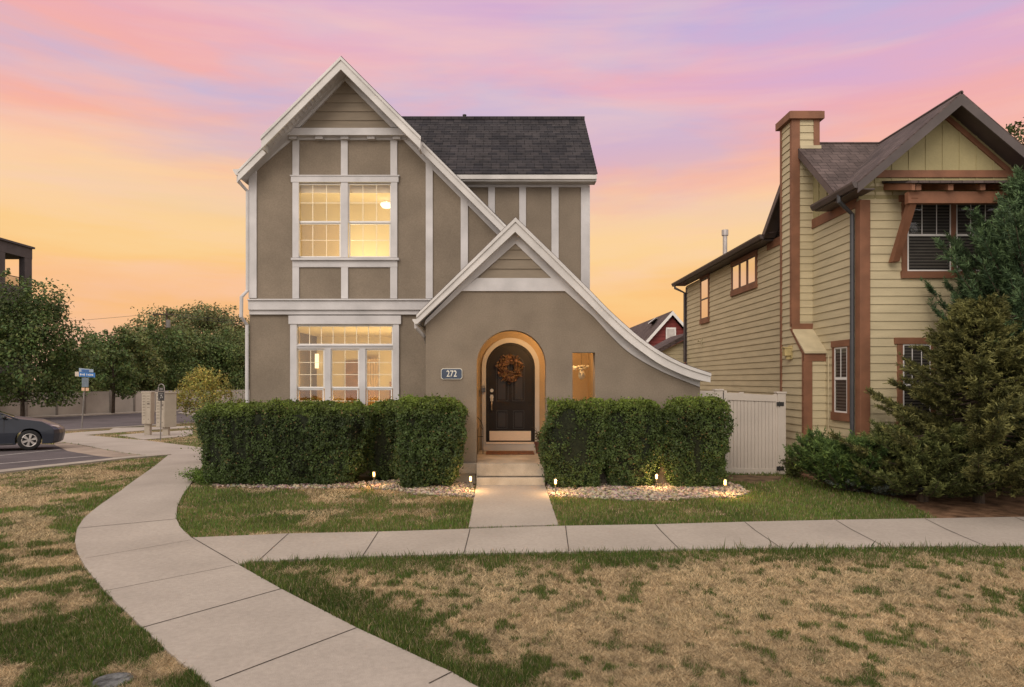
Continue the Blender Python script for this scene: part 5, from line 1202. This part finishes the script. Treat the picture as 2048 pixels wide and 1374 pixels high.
# right side evergreens
conifer('juniper_tree', 'tall blue green juniper at the right edge in front of the sided house window', (9.0, 11.5, .02), 5.5, 1.5, 210, 111, (.040, .070, .034), (.15, .225, .095), prof=lambda f: .92 if f < .55 else max(.1, (1.03-f)/.48), rise=.55, droop=.05, twigs=30, tufts=10, tl=.085, tw=.017, spread=.7, tlen=.42)
conifer('spruce_tree', 'broad bushy olive green spruce in front of the sided house at the right', (7.75, 11.05, -.02), 3.35, 1.95, 190, 112, (.064, .070, .024), (.27, .255, .085), lenr=(.5, 1.22), prof=lambda f: (.70+.30*f/.22) if f < .22 else max(.06, (1.03-f)/.81)**.95, rise=.10, droop=.10, twigs=50, tufts=9, tl=.060, tw=.015, spread=.35, z0=.09, tlen=.34)
conifer('spruce_shrub', 'low spreading spruce bough mound at the foot of the broad spruce', (6.9, 11.15, -.02), 1.1, 1.3, 150, 113, (.060, .075, .024), (.20, .215, .068), cat='shrub', prof=lambda f: 1-.5*f, rise=.18, droop=.05, twigs=24, tufts=8, tl=.055, tw=.014, z0=.08, tlen=.26)
conifer('juniper_shrub', 'dense dark green juniper shrub right of the white gate', (6.05, 11.9, .0), .60, .86, 190, 114, (.045, .080, .024), (.17, .25, .065), cat='shrub', prof=lambda f: 1.05-.35*f, rise=.42, droop=0, twigs=20, tufts=9, tl=.06, tw=.015, spread=1.2, z0=.0, tlen=.3, trunk_r=.03)
conifer('creeping_juniper', 'low grey blue creeping juniper at the lawn edge', (G(1750, 985)[0], G(1750, 985)[1], -.03), .34, .85, 110, 115, (.08, .10, .085), (.22, .26, .23), cat='shrub', prof=lambda f: 1.0-.3*f, rise=.14, droop=0, twigs=16, tufts=7, tl=.035, tw=.012, spread=.5, z0=.0, tlen=.2, trunk_r=.02)
bush('garden_shrub', 'small leafy weed clump with a rusty leaf at the foot of the right gate post', (gat(1592, 13.4)[0], 13.4, .0), .28, .25, .62, int(1400*TD), 116, (.07, .085, .02), .05, cat='plant')
# ================================================================ LEFT BACKGROUND
# far fence
ff = thing('long_fence', 'long grey vinyl fence along the far side of the street', 'fence', tuple(Nn*-51.7+D*30)[:2]+(-.8,))
def fp(t, n=-51.7): p = Nn*n+D*t; return Vector((p.x, p.y, gz(p.x, p.y)))
s = MB(); ps = MB(); step = 2.44
for k in range(-4, 34):
    a, b = fp(22+k*step), fp(22+(k+1)*step); th = Nn*.04
    z1 = a.z+1.92
    s.add([a+th, b+th, Vector((b.x, b.y, b.z+1.85))+th, Vector((a.x, a.y, a.z+1.85))+th, a-th, b-th, Vector((b.x, b.y, b.z+1.85))-th, Vector((a.x, a.y, a.z+1.85))-th], [(0, 1, 2, 3), (7, 6, 5, 4), (3, 2, 6, 7)])
s.build('fence_panel', M['fencev'], ff)
pd = None
for k in range(-4, 35):
    a = fp(22+k*step, -51.63)
    if pd is None:
        q = MB(); q.box(-.07, .07, -.07, .07, -.1, 1.9); q.box(-.09, .09, -.09, .09, 1.9, 1.95); pd = q.build('fence_post', M['fencepost'] if 'fencepost' in M else mat('fence_post', (.20, .17, .15), .8, .1, 3), ff, local=True); o = pd
    else: o = pd.copy(); C.objects.link(o)
    o.location = a-ORG[ff.name]
# verge in front of the fence is part of the ground; second fence further down
f2 = thing('distant_fence', 'pale fence seen between the mailboxes and the hedge, far down the street', 'fence', gat(370, 92))
s = MB(); a, b = gat(350, 84), gat(520, 100); n = 14
for k in range(n):
    p = Vector(a).lerp(Vector(b), k/n); q = Vector(a).lerp(Vector(b), (k+1)/n); p.z = gz(p.x, p.y); q.z = gz(q.x, q.y); e = Vector((0, 0, 2.0)); w_ = Vector((0, .06, 0)); u = (q-p)*.03
    s.add([p+u, q-u, q-u+e, p+u+e, p+u+w_, q-u+w_, q-u+e+w_, p+u+e+w_], [(0, 1, 2, 3), (4, 7, 6, 5), (3, 2, 6, 7), (0, 3, 7, 4), (1, 5, 6, 2)])
s.build('fence_panel', M['fencev'], f2)
# dark apartment building at the far left
BY = 52.0; ab = thing('apartment_block', 'dark flat roofed apartment block with a top balcony, upper left edge', 'building', W(0, 760, BY))
EY = 72.0; tR = W(64, 494, EY); zT = tR[2]; xR = tR[0]; s = MB()
s.box(xR-20, xR-.02, BY, EY, -1, zT-4.4); s.box(xR-20, xR-3, BY, EY-8, zT-4.4, zT-.2); s.box(xR-.6, xR, EY-1.1, EY, zT-4.4, zT-1.3); s.box(xR-3, xR, BY, EY-3.9, zT-4.4, zT-1.3); s.build('wall', M['bldg'], ab)
s = MB(); s.box(xR-20, xR+.02, BY-.15, EY+.02, zT-1.3, zT-.2); s.box(xR-20, xR+.2, BY-.4, EY+.2, zT-.2, zT); s.build('roof', M['bldg'], ab)
s = MB()
for k in range(18): s.box(xR-.1, xR-.07, EY-3.9+k*.155, EY-3.87+k*.155, zT-4.4, zT-3.5)
s.box(xR-.12, xR-.05, EY-3.9, EY-1.1, zT-3.52, zT-3.45); s.build('balcony_rail', M['dark'], ab)
s = MB(); s.box(xR-.02, xR+.01, BY+8, BY+10, zT-7.4, zT-5.4); s.build('window', M['inner'], ab)
# utility pole and wires
UY = 80.0; up_ = gat(333, UY); ut = thing('utility_pole', 'wooden utility pole with wires standing among the far trees', 'utility pole', up_)
zt = W(0, 623, UY)[2]; s = MB(); s.tube([up_, (up_[0], UY, zt)], [.16, .11], 8); s.build('pole', M['bark'], ut)
s = MB(); s.box(up_[0]-1.5, up_[0]+.9, UY-.25, UY-.13, zt-.45, zt-.3); s.build('crossarm', M['bark'], ut)
s = MB(); s.tube([(up_[0]+.3, UY-.2, zt-1.9), (up_[0]+.3, UY-.2, zt-1.0)], .25, 10); s.build('transformer', M['pole'], ut)
for nm, e, off, r_ in (('wire', W(1000, 645, 70), .0, .022), ('wire', W(1000, 652, 70), -.25, .022), ('wire', W(-300, 640, 95), .0, .018)):
    s = MB(); a = Vector((up_[0]-(1.3 if e[0] < up_[0] else -.7), UY-.2, zt-.28+off)); b = Vector(e); s.tube([a.lerp(b, k/16)-Vector((0, 0, 1.0*math.sin(math.pi*k/16))) for k in range(17)], r_, 4); s.build(nm, M['dark'], ut)
# street name sign
sb = G(163, 860); sn = thing('street_name_sign', 'blue street name blades on a slightly leaning metal post by the road', 'street sign', sb)
S_ = F/sb[1]; pt = lambda x, y, Y=None: W(x, y, Y or sb[1])
s = MB(); s.tube([(sb[0], sb[1], sb[2]-.1), pt(171, 742)], .035, 8); s.build('post', M['pole'], sn)
s = MB(); s.pprism([(158, 736), (186.5, 739), (186.5, 744.5), (158, 743.5)], sb[1]-.05, .02); s.build('name_blade', mat('pale_blue_sign', (.30, .36, .45), .5, .1, 8), sn)
s = MB(); s.pprism([(163, 738.5), (178, 739.5), (178, 744), (163, 743.3)], sb[1]-.055, .004); s.build('blade_emblem', mat('blue_print', (.03, .10, .28), .5, .1, 8), sn)
s = MB(); s.pprism([(157.8, 743.6), (190, 745.8), (190, 754.8), (157.8, 753)], sb[1]-.07, .02); nb_ = s.build('name_blade', mat('street_sign_blue', (.03, .14, .38), .45, .1, 8), sn)
s = MB(); s.pprism([(150, 743.4), (157.6, 743.6), (157.6, 753), (150, 752.5)], sb[1]-.07, .02); s.build('name_blade_end', mat('sign_cream_end', (.55, .46, .38), .5, .1, 8), sn)
s = MB(); q = random.Random(3)
for a, w_, h_ in ((160, 2.2, 4), (163, 1.0, 3), (165, 1.6, 3), (167.6, 1.8, 4.4), (172, 3, .9), (173, 1, 4.4), (175.8, 1.8, 3), (179, 1.2, 4.6), (181, 2, 3), (184, 2.2, 3.4)):
    y = 749.0+(a-174)*.05; s.pprism([(a, y-h_/2+.6), (a+w_, y-h_/2+.6), (a+w_, y+h_/2+.4), (a, y+h_/2+.4)], sb[1]-.075, .004)
s.build('lettering', mat('sign_white', (.6, .6, .6), .5, .05, 8), nb_)
s = MB(); s.pbox(163.5, 177, 755.5, 774, sb[1]-.06, .02); s.build('back_plate', mat('sign_back', (.14, .17, .20), .4, .12, 8, metal=.3), sn)
s = MB(); s.pbox(163, 169, 775.5, 781.5, sb[1]-.06, .02); s.pbox(171.2, 177.4, 775.5, 782, sb[1]-.06, .02); s.build('small_plate', mat('orange_cream_plate', (.62, .38, .24), .5, .1, 8), sn)
# mailboxes
def cbu(px0, px1, pxs, ytop, ybot, Y, label, basepx, yb):
    a = W(px0, ytop, Y); b = W(px1, ybot, Y); t = thing('cluster_mailbox', label, 'mailbox', (W(basepx, yb, Y+.2)[0], Y+.2, gz(a[0], Y)), 'beige cluster mailboxes on the concrete pad')
    # body: front faces the camera and is turned, its right side runs back to the right
    f0, f1 = Vector((a[0], Y+.10, 0)), Vector((b[0], Y, 0)); sx = W(pxs, 0, Y+.42)[0]; g1 = Vector((sx, Y+.42, 0)); g0 = f0+(g1-f1)
    zt_, zb_ = a[2], b[2]
    def quadprism(mb, e, z0_, z1_):
        c = (f0+f1+g0+g1)/4; P = [p+(p-c).normalized()*e for p in (f0, f1, g1, g0)]; mb.prism([(p.x, p.y, z0_) for p in P], (0, 0, z1_-z0_))
    s = MB(); quadprism(s, 0, zb_, zt_-.03); s.build('cabinet', M['boxcream'], t, bevel=.006)
    s = MB(); quadprism(s, .035, zt_-.03, zt_+.02); s.build('lid', M['boxcream'], t, bevel=.006)
    s = MB(); d = MB(); L_ = f1-f0; nrm = Vector((L_.y, -L_.x, 0)).normalized()
    if nrm.y > 0: nrm = -nrm
    H = zt_-zb_
    for c in (0, 1):
        for k in range(8):
            u0, u1 = .06+c*.47, .47+c*.47; z1_ = zt_-.08-H*.088*k; z0_ = z1_-H*.074
            if c == 1 and k > 4: continue
            A_, B_ = f0+L_*u0, f0+L_*u1
            s.prism([(A_.x, A_.y, z0_), (B_.x, B_.y, z0_), (B_.x, B_.y, z1_), (A_.x, A_.y, z1_)], nrm*.012)
            A2, B2 = f0+L_*(u0+.08), f0+L_*(u1-.08); A2 += nrm*.012; B2 += nrm*.012
            if not (c == 1 and k == 3): d.prism([(A2.x, A2.y, z0_+.012), (B2.x, B2.y, z0_+.012), (B2.x, B2.y, z0_+.03), (A2.x, A2.y, z0_+.03)], nrm*.004, mi=0)
            else: d.prism([(A2.x, A2.y, z0_+.02), (B2.x, B2.y, z0_+.02), (B2.x, B2.y, z1_-.02), (A2.x, A2.y, z1_-.02)], nrm*.006)
    for u0, u1, z1_, z0_ in ((.06, .47, zb_+.34*H*.8, zb_+.03), (.53, .94, zb_+.50*H, zb_+.03)):
        A_, B_ = f0+L_*u0, f0+L_*u1; s.prism([(A_.x, A_.y, z0_), (B_.x, B_.y, z0_), (B_.x, B_.y, z1_), (A_.x, A_.y, z1_)], nrm*.012)
        A2 = f0+L_*((u0+u1)/2)+nrm*.012; d.box(A2.x-.015, A2.x+.015, A2.y-.006, A2.y+.004, zb_+.2, zb_+.235)
    s.build('mail_door', M['boxcream'], t, bevel=.003); d.pieces('door_slot', M['boxdark'], t)
    c = (f0+f1+g0+g1)/4; s = MB(); s.box(c.x-.12, c.x+.12, c.y-.1, c.y+.1, gz(c.x, c.y)+.03, zb_); s.build('pedestal', M['boxcream'], t, bevel=.01)
    return t
my = G(330, 872)[1]
cbu(281, 302, 309, 784.5, 848.5, my+.15, 'left beige cluster mailbox on its pedestal', 302, 870)
cbu(309.5, 329.5, 353, 785.5, 855, my-.35, 'right beige cluster mailbox, nearer the dark plaque sign', 334, 873)
# plaque sign in front of the mailboxes
pb = G(321, 882); pq = thing('plaque_sign', 'dark arched plaque sign on a thin post in front of the mailboxes', 'sign', pb); Yp = pb[1]
s = MB(); s.tube([(pb[0], Yp, pb[2]), W(322.3, 800, Yp)], .022, 8); s.build('post', M['pole'], pq)
s = MB(); s.pbox(316.2, 328.2, 784, 801.5, Yp-.05, .03); s.pbox(318, 327, 775, 782.5, Yp-.045, .02); s.build('sign_panel', mat('plaque_black', (.03, .026, .024), .5, .1, 8), pq)
s = MB(); s.tube([W(316.6, 800, Yp-.03), W(316.6, 776, Yp-.03)]+[W(322.7-6.1*math.cos(t), 776-8*math.sin(t), Yp-.03) for t in np.linspace(.2, math.pi-.2, 9)]+[W(328.8, 776, Yp-.03), W(328.8, 800, Yp-.03)], .016, 6); s.build('arch_frame', mat('plaque_frame', (.30, .27, .25), .45, .1, 8), pq)
s = MB()
for x, y, w_, h_ in ((319.5, 776.5, 6, 1), (319.5, 779, 6, 1), (318, 787, 8, .8), (321, 789.5, 3, 3), (320, 794, 2, 2.5), (323.5, 793, 2, 3), (317.5, 797.5, 1.6, 1.6)): s.pbox(x, x+w_, y, y+h_, Yp-.056, .008)
s.build('sign_marks', mat('plaque_marks', (.30, .28, .26), .5, .1, 8), pq)
# ================================================================ CAR
def car():
    wz = G(58.5, 901.5); Yc = wz[1]; wx = wz[0]; zc = gz(wx, Yc)+.01
    t = thing('parked_car', 'dark blue grey sedan parked nose right at the left edge', 'car', (wx, Yc, zc), rz=math.radians(33)); wb = 2.70; Wd = 1.76
    # local coordinates: x forward (wheel centre of the front axle = 0), y across (0 near side .. Wd far side)
    R = .315; AR = .365
    def archpts(cx): return [(cx+AR*math.cos(a), .315+AR*math.sin(a)) for a in np.linspace(-.35, math.pi+.35, 15)]
    up = [(.93, .36), (.96, .50), (.93, .62), (.80, .72), (.62, .80), (.35, .885), (.0, .945), (-.28, .985), (-.42, 1.0)]
    low = [(.90, .24), (.80, .19)]
    # sills and arches
    outline = up+[(-.75, 1.00), (-1.5, 1.01), (-2.3, 1.02), (-2.9, 1.05), (-3.35, 1.03), (-3.52, .93), (-3.56, .6), (-3.5, .28), (-3.3, .22)]
    outline += archpts(-wb)[::-1]+[(-wb+.40, .19), (-.42, .19)]+archpts(0)[::-1]+[(.42, .19)]+low[::-1]
    # arches run from the rear side to the front side
    pts = []
    for p in outline: pts.append(p)
    n = len(pts); secs = 11
    tri = tessellate_polygon([[Vector((x, z, 0)) for x, z in pts]])
    mb = MB(); vs = []
    for j in range(secs):
        u = j/(secs-1)*2-1; y = Wd*(.5+.5*u)
        for x, z in pts:
            inset = 0
            xx = x
            if x > .3: xx = x-(abs(u)**3.0)*.30*((x-.3)/.65)
            if x < -3.0: xx = x+(abs(u)**2.6)*.16*((-3.0-x)/.55)
            zz = z+(1-u*u)*(.045 if z > .8 else 0)
            yy = Wd*.5+(y-Wd*.5)*(1-.05*max(0, z-.55)/.45) if z > .55 else Wd*.5+(y-Wd*.5)*(1-.04*(.55-z))
            vs.append((xx, yy, zz))
    fs = []
    for t3 in tri: fs.append(tuple(t3)); fs.append(tuple(i+(secs-1)*n for i in t3)[::-1])
    for j in range(secs-1):
        for i in range(n): fs.append((j*n+i, j*n+(i+1) % n, (j+1)*n+(i+1) % n, (j+1)*n+i))
    mb.add(vs, fs); paint_ = mat('car_paint', (.020, .024, .036), .30, .05, 2, metal=.0, spec=.5)
    b = mb.build('body', paint_, t, local=True, bevel=.03)
    # cabin
    gl = [(-.30, .97), (-1.22, 1.37), (-1.6, 1.43), (-2.2, 1.42), (-2.75, 1.28), (-3.15, 1.05)]
    mb = MB(); vs = []; m = len(gl)
    for j in range(7):
        u = j/6*2-1
        for x, z in gl:
            ins = (z-.98)*.42; vs.append((x-(abs(u)**2.5)*.10*(1 if x > -1 else 0), Wd*.5+u*(Wd*.5-.05-ins), z+(1-u*u)*.03))
    fs = [(j*m+i, j*m+i+1, (j+1)*m+i+1, (j+1)*m+i) for j in range(6) for i in range(m-1)]; fs.append(tuple(range(m))); fs.append(tuple(6*m+i for i in range(m))[::-1])
    mb.add(vs, fs); cab = mb.build('cabin', mat('car_glass', (.02, .022, .026), .08, .05, 2, spec=.8), t, local=True, smooth=False)
    mb = MB()
    def sidept(x, z, o=.0): return (x, .05+(z-.98)*.42-.012-o, z)
    for P in ([(-.28, .97), (-1.22, 1.38)], [(-1.22, 1.38), (-1.6, 1.44), (-2.2, 1.43), (-2.75, 1.29), (-3.15, 1.06)], [(-1.72, 1.0), (-1.78, 1.42)], [(-2.62, 1.02), (-2.55, 1.36)], [(-.72, 1.0), (-.75, 1.16)]): mb.tube([sidept(*p) for p in P], .028, 6)
    mb.tube([(-1.3, .25, 1.44), (-1.3, Wd-.25, 1.44)], .03, 6)
    mb.add([(-1.2, .30, 1.405), (-1.2, Wd-.3, 1.405), (-2.3, Wd-.3, 1.445), (-2.3, .3, 1.445)], [(0, 1, 2, 3)])
    mb.build('pillar', paint_, t, local=True)
    mb = MB(); mb.tube([(-.55, .02, .98), (-.62, -.06, 1.0)], .02, 6); mb.ball((-.62, -.13, 1.05), .1, 8, sc=(.6, 1, .72)); mb.build('mirror', mat('mirror_black', (.012, .012, .013), .35, .1, 5), t, local=True, smooth=True)
    hl = MB(); hl.add([(.46, .028, .775), (.80, .24, .69), (.74, .22, .60), (.50, .035, .69), (.46, .06, .80), (.76, .30, .735)], [(0, 1, 2, 3), (0, 4, 5, 1)]); hl.build('headlight', mat('headlight_glass', (.40, .33, .27), .15, .1, 8, spec=.8), t, local=True)
    s = MB(); s.tube([(-.42, -.004, .22), (-wb+.42, -.004, .22)], .02, 6); s.build('side_sill', M['dark'], t, local=True)
    s = MB()
    for x in (-.62, -1.72, -2.5): s.tube([(x, .012, .30), (x-.02, .004, .6), (x-.02, .035, .98)], .006, 4)
    s.pieces('door_gap', M['dark'], t, local=True)
    for x, y in ((0, .10), (-wb, .10), (0, Wd-.10), (-wb, Wd-.10)):
        sg_ = -1 if y < 1 else 1
        w = MB(); prof = [(.20, -.09), (.285, -.10), (.312, -.075), (.315, 0), (.312, .075), (.285, .10), (.20, .09)]; nn = 28
        vs = [(x+r_*math.cos(2*math.pi*k/nn), y+o_, R+r_*math.sin(2*math.pi*k/nn)) for r_, o_ in prof for k in range(nn)]
        w.add(vs, [(i*nn+k, i*nn+(k+1) % nn, (i+1)*nn+(k+1) % nn, (i+1)*nn+k) for i in range(len(prof)-1) for k in range(nn)]); wo = w.build('wheel', mat('tyre', (.018, .017, .017), .85, .1, 8), t, local=True, smooth=True)
        rm = MB(); yo = y+sg_*.085
        rm.tube([(x, y+sg_*.02, R), (x, y+sg_*.03, R)], .20, 24)
        rm.build('wheel_back', M['dark'], wo, local=True)
        rm = MB(); ring = [(x+.195*math.cos(a), yo, R+.195*math.sin(a)) for a in np.linspace(0, 2*math.pi, 29)]; rm.tube(ring, .014, 6)
        rm.tube([(x, yo-sg_*.02, R), (x, yo+sg_*.01, R)], .055, 12)
        for k in range(6):
            a = k*math.pi/3+.3; ca, sa = math.cos(a), math.sin(a)
            rm.prism([(x+.04*ca-.02*sa, yo, R+.04*sa+.02*ca), (x+.19*ca-.045*sa, yo, R+.19*sa+.045*ca), (x+.19*ca+.045*sa, yo, R+.19*sa-.045*ca), (x+.04*ca+.02*sa, yo, R+.04*sa-.02*ca)], (0, -sg_*.02, 0))
        rm.build('rim', mat('alloy', (.50, .46, .43), .35, .1, 8, metal=.5), wo, local=True)
    return t
car()
print('E ok')
